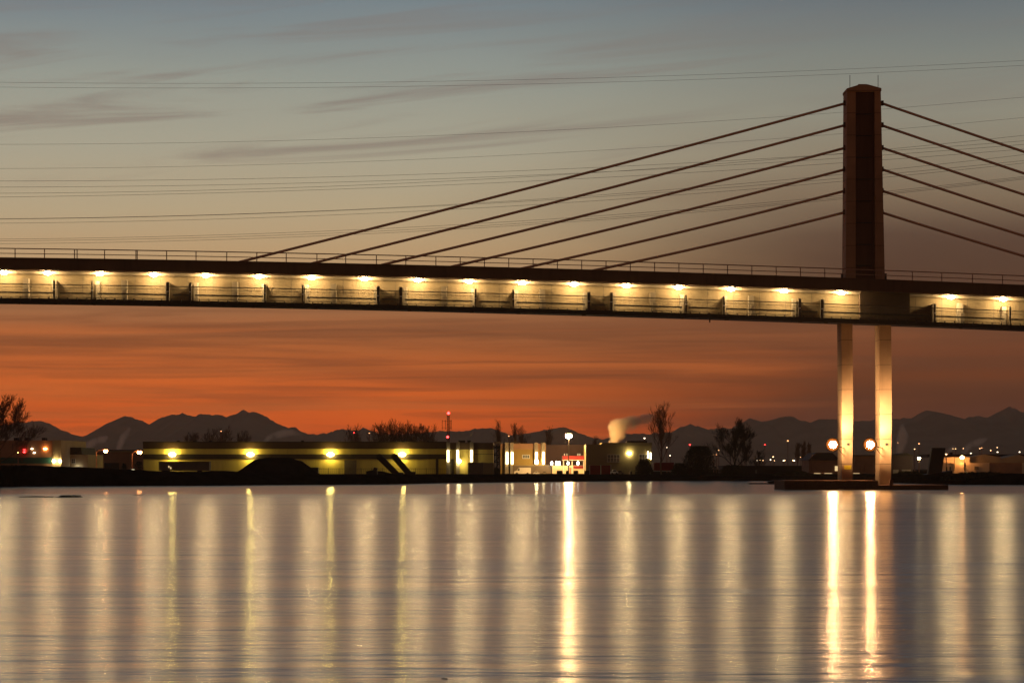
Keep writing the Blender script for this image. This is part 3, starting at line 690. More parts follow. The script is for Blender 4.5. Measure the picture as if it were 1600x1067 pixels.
pbox('roof', M_roof, LD_, 150, 223, 702.5, 704.25, YE, 24, 1); pbox('loading_door', M_dark, LD_, 163, 186, 723, 738, YE, 0.1, -0.12)
def street_lamp(px, ppx, py, base, Y, m, r_, label, arm=True, group='sodium street lamps', pole_m=M_pole, cat='street lamp'):
    c = P(px, py, Y); bx_ = PX(ppx, Y); z0 = PZ(base, Y)
    t = thing('street_lamp', (bx_, Y, z0), label, cat, group)
    pts = [(bx_, Y, z0), (bx_, Y, c.z - 0.2)] + ([(bx_ + (c.x - bx_) * .4, Y, c.z + 0.15), (c.x, Y, c.z + r_ + 0.08)] if arm else [(bx_, Y, c.z - r_ * 0.6)])
    MB().tube(pts, [0.13, 0.10] + ([0.07, 0.06] if arm else [0.09]), 6).build('pole', pole_m, t)
    h = MB().ball((c.x, Y, c.z + r_ * 0.75), r_ * 1.1, r_ * 1.1, r_ * 0.35, 8, 6).build('lamp_head', M_brkt, t)
    MB().ball((c.x, Y, c.z), r_, r_, r_ * 0.8, 10, 8).build('lamp_lens', m, h, True)
    return t
street_lamp(165, 150.5, 704.5, 740, 515, E_orange, 0.42, 'orange street lamp on an arm over the middle of the brown shed')
street_lamp(218, 206, 706.5, 740, 500, E_orange, 0.45, 'orange street lamp next to the left end of the yellow warehouse')
street_lamp(28, 28.5, 707, 740, 505, E_orange, 0.05, 'unlit looking red brown lamp post in front of the brown office', arm=False)
# dark trees/tanks by 193 and 213, glowing sign 208
for px, w_, top, lb in ((194, 9, 724, 'smaller black rounded bush left of the glowing sign'), (217, 14, 721, 'larger black rounded bush right of the glowing sign')):
    c = P(px, 736, 440)
    b = MB(); rr = random.Random(px)
    for i in range(900):
        a = rr.random() * 6.283; t_ = rr.random() ** .5; h = rr.random()
        R_ = w_ * 440 / F / 2 * 1.25 * (1 - h ** 3 * .6)
        p_ = Vector((c.x + math.cos(a) * t_ * R_, c.y + math.sin(a) * t_ * R_, 0.8 + h * (PZ(top, 440) - 0.8)))
        u = Vector((rr.uniform(-1, 1), rr.uniform(-1, 1), rr.uniform(-1, 1))) * .16; v_ = Vector((rr.uniform(-1, 1), rr.uniform(-1, 1), rr.uniform(-1, 1))) * .16
        n_ = len(b.v); b.v += [tuple(p_), tuple(p_ + u), tuple(p_ + v_)]; b.f.append((n_, n_ + 1, n_ + 2))
    t = thing('bush', (c.x, c.y, 0.8), lb, 'bush'); b.build('crown', M_leaf, t)
    MB().tube([(c.x, c.y, 0.5), (c.x, c.y, 2.2)], [0.12, 0.06], 6).build('trunk', M_bark, t)
SGN = thing('glowing_sign', (PX(207.5, 430), 430, 1.2), 'small pale glowing sign between two black bushes', 'sign')
pbox('sign_face', emit('sign_glow', (1, 0.9, 0.55), 1.2), SGN, 205.3, 209.8, 733, 739.5, 430, 0.15); pbox('post', M_black, SGN, 207, 208, 739.55, 746, 430, 0.12)
SG2 = thing('low_trailer', (PX(288, 470), 470, 1.3), 'low dark box trailer in front of the left end of the warehouse', 'trailer')
pbox('trailer_box', M_grey, SG2, 248, 327, 721.5, 735, 470, 2.5); pbox('trailer_roof', M_brown, SG2, 247.5, 327.5, 720.8, 721.45, 470, 2.6, -0.05)
for px in (256, 262, 312): MB().tube([P(px, 737.4, 470.1), P(px, 737.4, 470.4)], 0.5, 12).build('wheel', M_tyre, SG2)
for px, py_ in ((264, 729), (267, 731)): light_part(SG2, px, py_, 470, E_dim, 0.12, 0.2, 0.05, 'marker_lamp')

# gravel pile and small machinery
def heap(outline, Y, dep, name, m, label, cat, jit=0.25):
    mb = MB(); n = len(outline); rows = 9; rr = random.Random(len(outline))
    z0 = 0.9; st = []
    xs_ = [outline[0][0] + (outline[-1][0] - outline[0][0]) * i / 60 for i in range(61)]
    for px in xs_:
        for k_ in range(rows):
            s_ = (k_ / (rows - 1)) * 2 - 1
            X = PX(px, Y); H = max(z0, PZ(interp(outline, px), Y)) - z0
            y_ = Y + dep * (s_ + 1) / 2
            nz = noise.noise(Vector((X * .6, y_ * .6, 3))) * jit
            mb.v.append((X, y_, z0 - 0.4 + max(0, (H + 0.4) * (1 - abs(s_) ** 1.6) + (nz if abs(s_) < .95 else 0))))
    for i in range(60):
        for k_ in range(rows - 1):
            a = i * rows + k_; mb.f.append((a, a + rows, a + rows + 1, a + 1))
    o = mb.build(name, m, loc=(PX((outline[0][0] + outline[-1][0]) / 2, Y), Y, z0), smooth=True)
    return tag(o, label, cat)
heap([(352, 744), (362, 738), (385, 721), (398, 716), (425, 714.5), (452, 716), (466, 720), (482, 731), (495, 741), (502, 744)], 440, 16, 'gravel_pile', M_earth, 'large black gravel pile in front of the yellow warehouse', 'pile')
heap([(570, 743), (574, 738), (580, 735), (590, 736), (606, 738), (630, 741), (646, 743)], 470, 6, 'rubble_pile', M_earth, 'low ragged black rubble heap at the foot of the two conveyors', 'pile')
tag(MB().prism([(PX(484, 445), 0.9), (PX(495.5, 445), 0.9), (PX(495.5, 445), PZ(730, 445)), (PX(484, 445), PZ(730, 445))], 447, 448.5).build('concrete_barrier', M_black, loc=(PX(490, 445), 447, 0.9)), 'black upright barrier at the right foot of the gravel pile', 'barrier')
tag(MB().prism([(PX(573, 470), 0.9), (PX(590, 470), 0.9), (PX(590, 470), PZ(731, 470)), (PX(585, 470), PZ(730, 470)), (PX(584, 470), PZ(734, 470)), (PX(573, 470), PZ(736, 470))], 468, 470).build('hopper_bin', M_black, loc=(PX(580, 470), 468, 0.9)), 'black stepped hopper bin left of the conveyors', 'hopper')
def conveyor(a, b, Y, label):
    A, B = P(*a, Y), P(*b, Y)
    t = thing('conveyor', (B.x, Y, 1.0), label, 'conveyor', 'black conveyors leaning at the warehouse')
    dr = (B - A).normalized(); nn = Vector((-dr.z, 0, dr.x)) * 0.55
    if nn.z < 0: nn = -nn
    mb = MB(); q = [A + nn, A - nn, B - nn, B + nn]; q = [(p_.x, p_.z) for p_ in q]; mb.prism(q, Y, Y + 1.1); mb.build('boom', M_black, t)
    MB().tube([A + Vector((0, -0.05, 0)), A + Vector((0, 1.15, 0))], 0.62, 12).build('head_drum', M_black, t)
    mid = A + (B - A) * 0.62
    MB().tube([mid + Vector((0, .5, -.4)), (mid.x + 0.5, Y + .5, 0.9)], 0.10, 6).build('strut', M_black, t)
    MB().box(B.x - 0.7, B.x + 1.1, Y - 0.1, Y + 1.3, 0.6, B.z + 0.5).build('tail_hopper', M_black, t)
conveyor((593, 714), (621, 742), 480, 'left of the two black inclined conveyors in front of the warehouse')
conveyor((616, 713.5), (640, 741), 478, 'right of the two black inclined conveyors in front of the warehouse')
YFN = 500
FN = thing('chain_link_fence', (PX(590, YFN), YFN, 1), 'thin chain link fence along the yard in front of the warehouse', 'fence')
k = MB()
for px in range(496, 700, 3): k.box(PX(px, YFN) - 0.012, PX(px, YFN) + 0.012, YFN, YFN + 0.03, 0.9, PZ(732, YFN))
k.build('fence_mesh', M_brkt, FN)
MB().box(PX(496, YFN), PX(700, YFN), YFN - 0.03, YFN - 0.002, PZ(732.3, YFN), PZ(731.9, YFN)).build('top_rail', M_brkt, FN)
for px in range(496, 701, 17): MB().box(PX(px, YFN) - 0.04, PX(px, YFN) + 0.04, YFN + 0.04, YFN + 0.1, 0.8, PZ(731, YFN)).build('post', M_brkt, FN)

# communications tower
YR = 640.0
CT = thing('radio_mast', (PX(700, YR), YR, GZ), 'lattice radio mast with two red beacons rising behind the warehouse end', 'mast')
la = MB()
for sx, sy in ((-1, 0), (1, 0), (0, 1.2)):
    la.tube([P(700.5 + sx * 2.0, 745, YR + sy), P(700.5 + sx * 1.6, 648, YR + sy)], 0.07, 4)
for i in range(24):
    ya, yb2 = 745 - 4 * i, 741 - 4 * i
    la.tube([P(698.6, ya, YR), P(702.4, yb2, YR)], 0.045, 3); la.tube([P(702.4, ya, YR), P(698.6, yb2, YR)], 0.045, 3)
la.build('lattice', M_black, CT)
for yq in (658, 668):
    MB().tube([P(691, yq, YR), P(706, yq, YR)], 0.035, 4).build('antenna_arm', M_black, CT)
for px in (691, 696, 705.6, 703.6): MB().tube([P(px, 671, YR), P(px, 656, YR)], 0.06, 5).build('antenna', M_black, CT)
MB().ball(P(700.8, 645.3, YR), 0.34, 0.34, 0.34, 8, 6).build('beacon', E_red, CT, True); MB().ball(P(699.5, 682.5, YR - 0.4), 0.28, 0.28, 0.28, 8, 6).build('beacon', E_red, CT, True)

# yard lamp with the strong glare
street_lamp(888.5, 888.5, 681, 745, 581, E_station, 0.72, 'glaring white yard lamp on a tall pole above the red canopy', arm=False, group='yard lamps', pole_m=M_black)
# other lamps seen above and beyond the roofs
FAR = [(345.5, 673.5, 700, E_orange_far, .22, 'orange street lamp above the left third of the warehouse roof'), (577, 676.5, 720, E_orange_far, .22, 'orange street lamp above the warehouse roof, right of the red one'),
       (553, 676, 720, E_red, .2, 'red lamp above the warehouse roof beside the orange one'), (795, 681, 690, E_orange_far, .24, 'orange street lamp above the parapet of the tan block'),
       (1007, 684.5, 660, E_farw, .24, 'pale street lamp above the right end of the olive building'), (1042, 699, 760, E_farw, .2, 'small lamp just right of the tall bare tree trunk, upper'), (1047, 711.5, 760, E_farw, .2, 'small lamp low at the right of the tall bare tree'),
       (1078, 694.5, 640, E_red, .26, 'red lamp above the round black thicket'), (1195, 694.5, 900, E_red, .26, 'red lamp on a pole right of the spreading bare tree'), (1231, 688.5, 900, E_orange_far, .42, 'tall orange lamp post between the spreading tree and the pier'),
       (1436, 693, 800, E_orange_far, .34, 'orange lamp post left of the tilted black slab'), (1403, 691.5, 800, E_orange_far, .26, 'small lamp just right of the right pier leg'), (1429, 701.5, 820, E_far, .2, 'faint lamp low between the right pier leg and the slab'),
       (1489, 701, 900, E_far, .2, 'small lamp above the shed right of the slab, leftmost'), (1493, 701, 900, E_far, .2, 'small lamp above the shed right of the slab, second'), (1505, 700.5, 900, E_far, .2, 'small lamp above the orange lit wall'), (1517, 708, 700, E_farw, .2, 'small white lamp at the roof edge near the orange lit wall'),
       (1534, 699.5, 900, E_orange_far, .28, 'orange lamp above the cream warehouse roof'), (1531, 700.5, 900, E_far, .2, 'faint lamp beside the orange one above the cream warehouse'), (1548, 703.5, 900, E_far, .24, 'pale lamp above the shallow gable of the cream warehouse'), (1558, 699, 900, E_far, .22, 'upper lamp of the pair far right over the gable'), (1558.5, 706, 900, E_farw, .30, 'lower brighter lamp of the pair far right over the gable'), (1593, 706, 900, E_farw, .28, 'lamp at the far right edge above the roof'),
       (1396, 720, 620, E_farw, .36, 'white yellow lamp on the purple shed side near the right pier leg'), (1436, 715.5, 600, E_warm, .5, 'bright yellow lamp between the right pier leg and the slab'), (1471.5, 714.5, 560, E_cool, .2, 'small white lamp against the black slab'), (1478.5, 709.5, 560, E_far, .24, 'small lamp at the upper right edge of the slab'),
       (1088, 703, 620, E_far, .15, 'faint lamp within the top of the thicket'), (1123, 703, 700, E_far, .15, 'faint lamp right of the thicket top'), (1115, 710, 700, E_orange_far, .2, 'left lamp of the low orange pair right of the thicket'), (1119.5, 710, 700, E_orange_far, .2, 'right lamp of the low orange pair right of the thicket')]
for px, py_, Y, m, r_, lb in FAR:
    street_lamp(px, px, py_, 742, Y, m, r_ * .7, lb, arm=False, group='distant lamps along the far bank')
# the low row of far parking lamps behind the right half
rr = random.Random(5)
prow = [(1183, 719), (1187, 718.5), (1192, 719), (1204, 718), (1210, 719.5), (1224, 719.5), (1226, 719), (1239, 719), (1241, 719.5), (1254, 720), (1208, 713.5), (1251, 714), (1267, 709), (1283, 711), (1290, 713.5), (1297, 716), (1271, 717), (1304, 719), (1163, 716)]
wd_ = ['first', 'second', 'third', 'fourth', 'fifth', 'sixth', 'seventh', 'eighth', 'ninth', 'tenth', 'eleventh', 'twelfth', 'thirteenth', 'fourteenth', 'fifteenth', 'sixteenth', 'seventeenth', 'eighteenth', 'nineteenth']
for i, (px, py_) in enumerate(sorted(prow)):
    street_lamp(px, px, py_, 733.5, 1300, (E_far, E_farw, E_far)[i % 3], .16 + .14 * rr.random(), '%s from the left in the low row of tiny far lamps left of the pier' % wd_[i], arm=False, group='row of far parking lamps')

# right side sheds
YQ = 620.0
DB = thing('dark_waterside_shed', (PX(1200, YQ), YQ, GZ), 'long dark low shed on the bank left of the pier', 'shed')
MB().box(PX(1130, YQ), PX(1263, YQ), YQ, YQ + 15, GZ - 0.6, PZ(728.5, YQ)).build('wall', M_dark, DB); pbox('roof', M_roof, DB, 1129, 1264, 727.4, 728.4, YQ, 16, -0.4)
pbox('door', M_grey, DB, 1180, 1183, 734, 741, YQ, 0.1, -0.12)
YV = 600.0
DV = thing('boatyard_shed', (PX(1290, YV), YV, GZ), 'dark boatyard shed with low lit openings behind the left pier leg', 'shed')
MB().box(PX(1264, YV), PX(1312, YV), YV, YV + 15, GZ - 0.6, PZ(719, YV)).build('wall', M_brownwall, DV)
MB().prism([(PX(1262, YV), PZ(718.9, YV)), (PX(1314, YV), PZ(718.9, YV)), (PX(1300, YV), PZ(707, YV)), (PX(1275, YV), PZ(707, YV))], YV - 0.3, YV + 16).build('roof', M_roof, DV)
for a, b in ((1272, 1282), (1288, 1300)): pbox('lit_opening', E_dim, DV, a, b, 739, 741.5, YV, 0.08, -0.1)
pbox('lit_doorway', E_dim, DV, 1304.5, 1309, 728, 735.5, YV, 0.08, -0.1); pbox('post', M_pole, DV, 1266.5, 1268, 718, 735, YV, 0.2, -0.35)
DM = thing('storage_hut', (PX(1345, YV), YV, GZ), 'dark storage hut glimpsed between the two pier legs', 'hut')
MB().box(PX(1333, YV), PX(1372, YV), YV + 1, YV + 13, GZ - 0.6, PZ(712, YV)).build('wall', M_brownwall, DM); pbox('roof', M_roof, DM, 1332, 1373, 710.5, 711.95, YV, 14, 0.6)
pbox('lit_opening', E_dim, DM, 1334, 1344, 739, 741.5, YV, 0.08, 0.9)
for a in (1344, 1351): pbox('pale_post', M_pole, DM, a, a + 1.6, 727, 737, YV, 0.2, 0.7)
PS = thing('purple_shed', (PX(1420, YV), YV, GZ), 'dull purple shed with low pale windows right of the pier', 'shed')
MB().box(PX(1393, YV), PX(1432, YV), YV + 5, YV + 18, GZ - 0.6, PZ(712, YV)).build('wall', M_purple, PS)
MB().prism([(PX(1391, YV), PZ(711.9, YV)), (PX(1434, YV), PZ(711.9, YV)), (PX(1421, YV), PZ(707.5, YV)), (PX(1400, YV), PZ(710, YV))], YV + 4.5, YV + 19).build('roof', M_roof, PS)
for a, b in ((1400, 1409), (1414, 1428)): pbox('pale_window', mat('dim_pale_panel', (.32, .26, .2), .7), PS, a, b, 733.5, 739.5, YV, 0.1, 4.85)
# tilted black ramp slab on a barge
YZ = 420.0
RS = thing('barge_ramp', (PX(1460, YZ), YZ, 0.5), 'tall tilted black barge ramp slab standing at the waterside', 'ramp')
MB().prism([P(1450, 742, YZ).xz, P(1471, 742, YZ).xz, P(1477.5, 699.5, YZ).xz, P(1456.5, 699.5, YZ).xz], YZ, YZ + 1.4).build('ramp_slab', M_dark, RS)
MB().prism([P(1444, 750, YZ).xz, P(1489, 750, YZ).xz, P(1487, 735, YZ).xz, P(1447, 741, YZ).xz], YZ - 0.6, YZ + 4).build('barge_hull', M_black, RS)
for px in (1481, 1486.5): pbox('mooring_post', M_black, RS, px - 0.8, px + 0.8, 729, 742, YZ, 0.3, 1)
YX = 640.0
CW = thing('cream_warehouse', (PX(1540, YX), YX, GZ), 'long cream warehouse with shallow gables at the right edge', 'warehouse')
MB().box(PX(1473, YX), PX(1546, YX), YX, YX + 20, GZ - 0.6, PZ(723, YX)).build('wall', M_cream, CW); pbox('upper_wall', M_cream, CW, 1473, 1519, 714, 722.95, YX, 15, 3)
pbox('brown_wall', M_brownwall, CW, 1546.1, 1597, 722.8, 742, YX, 20, 0.1); pbox('end_wall', M_cream, CW, 1597.1, 1680, 723, 742, YX, 20)
MB().prism([(PX(1519.1, YX), PZ(722.9, YX)), (PX(1571, YX), PZ(722.9, YX)), (PX(1571, YX), PZ(714, YX)), (PX(1545, YX), PZ(709.5, YX)), (PX(1519.1, YX), PZ(714.5, YX))], YX + 6, YX + 20).build('gable', M_tan, CW)
MB().prism([(PX(1571.1, YX), PZ(722.9, YX)), (PX(1640, YX), PZ(722.9, YX)), (PX(1600, YX), PZ(710, YX)), (PX(1571.1, YX), PZ(716, YX))], YX + 6.2, YX + 20).build('gable', M_tan, CW)
pbox('roof', M_roof, CW, 1470, 1680, 708.8, 713.2, YX, 14, 21)
for px in (1494, 1510.5): pbox('roof_vent', M_roof, CW, px - 1.5, px + 1.5, 705.5, 708.75, YX, 2, 22)
pbox('window', M_grey, CW, 1522.5, 1529, 728.5, 733.5, YX, 0.1, -0.12)
for px in (1491.2, 1506.5): pbox('downpipe', M_brkt, CW, px - 0.35, px + 0.35, 712, 735, YX, 0.2, -0.25)
light_part(CW, 1503, 714.5, YX - 0.2, emit('strong_sodium_glow', (1.0, 0.42, 0.13), 420), 0.42, 0.36, 0.25)
for px in (1508,): pbox('lit_slot', E_dim, CW, px - 2.5, px + 2.5, 737.6, 739, YX, 0.1, -0.12)
DK = thing('low_dock', (PX(1200, 400), 400, 0), 'low black floating dock with a hull on it left of the fender', 'dock')
MB().box(PX(1171, 400), PX(1232, 400), 400, 404, -0.2, PZ(754.4, 400)).build('float', M_black, DK)
MB().prism([P(1203, 754.3, 400).xz, P(1226, 754.3, 400).xz, P(1229, 749.5, 400).xz, P(1211, 750.2, 400).xz, P(1200, 752.5, 400).xz], 401, 403).build('hull', M_black, DK)

# rocks in the water
tag(MB().ball((PX(107, 216), 216, -0.02), 1.15, 1.6, 0.22, 16, 8, .5, 3).build('river_rock', M_rock, loc=(PX(107, 216), 216, 0), smooth=True), 'low black rock breaking the water near the left edge', 'rock')
tag(MB().tube([(PX(28, 216), 216.5, 0.02), (PX(55, 216), 216.2, 0.05), (PX(84, 216), 216, 0.03)], [0.03, 0.06, 0.04], 6).build('driftwood', M_rock, loc=(PX(55, 216), 216.3, 0)), 'thin dark driftwood log floating left of the black rock', 'driftwood')
tag(MB().ball((PX(218, 234), 234, -0.02), 0.5, 0.8, 0.10, 12, 6, .5, 8).build('river_rock', M_rock, loc=(PX(218, 234), 234, 0), smooth=True), 'small flat rock in the calm water below the orange lamp', 'rock')
tag(MB().ball((PX(695, 29.4), 29.4, -0.015), 0.05, 0.10, 0.022, 10, 6, .5, 5).build('driftwood', M_rock, loc=(PX(693, 29.6), 29.6, 0), smooth=True), 'small dark floating scrap at the bottom of the picture', 'driftwood')

# ------------------------------------------------------------------ trees
def bare_tree(px, base, top, Y, label, spread=0.5, seed=1, forks=5, lean=0.0, m=M_bark, levels=4, up=0.75, low=0.35, group=None, trunk_r=None, twig=0.022, z0=None, name='bare_tree', nb=9):
    rr = random.Random(seed); c = P(px, base, Y); z0 = c.z if z0 is None else z0; H = (PZ(top, Y) - z0) * 0.84
    t = thing(name, (c.x, Y, z0), label, 'tree', group)
    tr = MB(); cr = MB(); r0 = trunk_r or H * 0.018
    def rnd(a): return Vector((rr.uniform(-a, a), rr.uniform(-a, a), rr.uniform(-a, a)))
    pts = []; n = 7
    for i in range(n + 1):
        f = i / n; pts.append(Vector((c.x + lean * H * f + rr.uniform(-.012, .012) * H * (f > 0), Y + rr.uniform(-.012, .012) * H * (f > 0), z0 - 0.4 + (H * 0.80 + 0.4) * f)))
    tr.tube(pts, [r0 * (1 - .8 * i / n) for i in range(n + 1)], 6); tr.build('trunk', m, t)
    def branch(p, d_, L, r_, lv):
        q = [p]; k_ = 3; dd = d_.copy()
        for i in range(k_):
            dd = (dd + rnd(.16) + Vector((0, 0, .10 * up))).normalized(); q.append(q[-1] + dd * L / k_)
        cr.tube(q, [max(twig * .7, r_ * (1 - .6 * i / k_)) for i in range(k_ + 1)], 4 if r_ > .05 else 3, cap=False)
        if lv <= 0: return
        for i in range(forks):
            a = q[rr.randint(1, k_)]; a = a if i else q[-1]
            nd = (dd + rnd(.75)).normalized(); nd = (nd + Vector((0, 0, up * .35))).normalized()
            branch(a, nd, L * rr.uniform(.5, .72), max(twig, r_ * .5), lv - 1)
    for i in range(nb):
        f = low + (1 - low) * i / (nb - 1); ip = f * n; i0 = min(n - 1, int(ip)); p = pts[i0].lerp(pts[i0 + 1], ip - i0)
        a = i * 2.4 + rr.uniform(-.5, .5); k_ = spread * (1.15 - .5 * f)
        d_ = Vector((math.cos(a) * k_, math.sin(a) * k_, up)).normalized()
        branch(p, d_, H * (.20 + .14 * (1 - f)) * (0.8 + spread * .5), r0 * .5 * (1.1 - .6 * f), levels - 1)
    cr.build('crown', m, t)
    return t
bare_tree(-1, 742, 622, 352, 'bare tree with fine twigs cut off by the left edge', 1.15, 11, 5, 0.0, M_bark2, 5, .55, .2, z0=2.4, nb=13)
bare_tree(1033, 745, 631, 545, 'tall slender bare tree right of the olive building', .42, 4, 5, 0.0, M_bark2, 4, .9, .3, nb=14)
bare_tree(1148, 742, 664, 560, 'spreading bare tree with a fan of limbs right of the thicket', 1.05, 8, 5, 0.0, M_bark, 5, .75, .2, trunk_r=.28, nb=12)
bare_tree(1166, 742, 698, 570, 'small bushy tree tucked under the spreading bare tree', .7, 21, 5, 0, M_bark, 4, .8, .2)
bare_tree(1186, 742, 704, 600, 'small round tree between the spreading tree and the lamp row', .7, 22, 5, 0, M_bark, 4, .8, .2)
pop = [(778, 690, 657, 'narrow poplar above the office roof, tallest of the roofline trees'), (804, 690, 659, 'upright bare poplar just right of the orange lamp on the tan block'), (815, 690, 665, 'shorter bare poplar of the close pair above the tan block'), (856, 692, 666, 'faint bare poplar left of the glaring yard lamp'), (930, 692, 682, 'small faint tree between the yard lamp and the steam plume')]
for i, (px, b_, tp, lb) in enumerate(pop):
    bare_tree(px, 742, tp, 700, lb, .32, 30 + i, 5, 0, M_bark2, 4, 1.3, .35, twig=.017, z0=GZ)
rowt = [(552, 677), (592, 676), (602, 668), (612, 672), (622, 674), (633, 670), (645, 673), (656, 675), (668, 677), (330, 682), (352, 679), (378, 683), (300, 685)]
nm = ['leftmost dim tree of the row above the warehouse roof, by the red lamp', 'dim bare tree just right of the red lamp above the warehouse', 'tallest dim tree of the row above the warehouse roof', 'dim tree right of the tallest one above the warehouse roof', 'dim tree in the middle of the row above the warehouse roof', 'second tallest dim tree of the row above the warehouse', 'dim tree third from the right end of the roofline row', 'dim tree second from the right end of the roofline row', 'dim tree at the right end of the roofline row by the mast', 'dim shrubby tree left of the orange lamp above the roof', 'dim shrubby tree right behind the orange lamp above the roof', 'dim shrubby tree right of the orange lamp above the roof', 'low dim shrubby tree nearest the left end of the warehouse roof']
for i, ((px, tp), lb) in enumerate(zip(rowt, nm)):
    bare_tree(px, 742, tp - 9, 740, lb, .7, 60 + i, 5, 0, M_bark2, 4, .9, .45, group='dim trees behind the warehouse', twig=.026, z0=GZ)
for i, (px, tp, lb) in enumerate(((1246, 690, 'left of three dim poplars behind the lamp row'), (1255, 689, 'middle of three dim poplars behind the lamp row'), (1264, 691, 'right of three dim poplars behind the lamp row'))):
    bare_tree(px, 742, tp, 950, lb, .3, 90 + i, 5, 0, M_bark2, 4, 1.3, .3, group='dim far poplars', twig=.035, z0=GZ)
def thicket(px, w_, top, Y, label, n_, seed, name='thicket'):
    rr = random.Random(seed); c = P(px, 742, Y); z0 = 0.6; R0 = w_ * Y / F / 2; H = PZ(top, Y) - z0
    b = MB(); tw = MB()
    t = thing(name, (c.x, Y, z0), label, 'bush')
    for i in range(90):
        a = rr.random() * 6.283; s_ = rr.random() ** .5
        e = Vector((c.x + math.cos(a) * R0 * s_ * 1.08, Y + math.sin(a) * R0 * .6 * s_, z0 + H * (1.06 - .45 * s_ ** 2) * rr.uniform(.85, 1.05)))
        s0 = Vector((c.x + math.cos(a) * R0 * s_ * .4, Y + math.sin(a) * R0 * .3 * s_, z0))
        tw.tube([s0, s0.lerp(e, .5) + Vector((rr.uniform(-.2, .2), 0, .3)), e], [.06, .04, .015], 3)
    tw.build('stem', M_bark, t)
    for i in range(n_):
        a = rr.random() * 6.283; s_ = rr.random() ** .45; h = rr.random() ** .8
        k_ = R0 * s_ * (1 - .55 * h ** 2.2) * (1 + .22 * noise.noise(Vector((a * 1.3, h * 3, seed))))
        p_ = Vector((c.x + math.cos(a) * k_, Y + math.sin(a) * k_ * .6, z0 + H * h))
        u = Vector((rr.uniform(-1, 1), rr.uniform(-1, 1), rr.uniform(-1, 1))) * .22; v_ = Vector((rr.uniform(-1, 1), rr.uniform(-1, 1), rr.uniform(-1, 1))) * .22
        q_ = len(b.v); b.v += [tuple(p_), tuple(p_ + u), tuple(p_ + v_)]; b.f.append((q_, q_ + 1, q_ + 2))
    b.build('crown', M_leaf, t)
thicket(1092, 58, 697, 530, 'big rounded black thicket on the bank left of the spreading bare tree', 9000, 3)
thicket(1006, 29, 719, 535, 'black rounded shrub in front of the olive building corner', 4500, 5, 'shrub')
thicket(1062, 30, 724, 528, 'lower ragged shrub against the left side of the thicket', 2500, 6, 'shrub')
thicket(1145, 50, 727, 520, 'low dark shrubs below the spreading bare tree', 3500, 9, 'shrub')
thicket(1240, 66, 736, 540, 'low dark bank scrub just left of the pier', 3000, 10, 'shrub')
thicket(1530, 120, 738, 392, 'long low black scrub on the right bank', 4000, 12, 'shrub')
thicket(1420, 60, 737, 470, 'low black scrub right behind the right pier leg', 3000, 13, 'shrub')
thicket(20, 120, 727.5, 372, 'dense black scrub along the left bank top', 4500, 14, 'shrub')

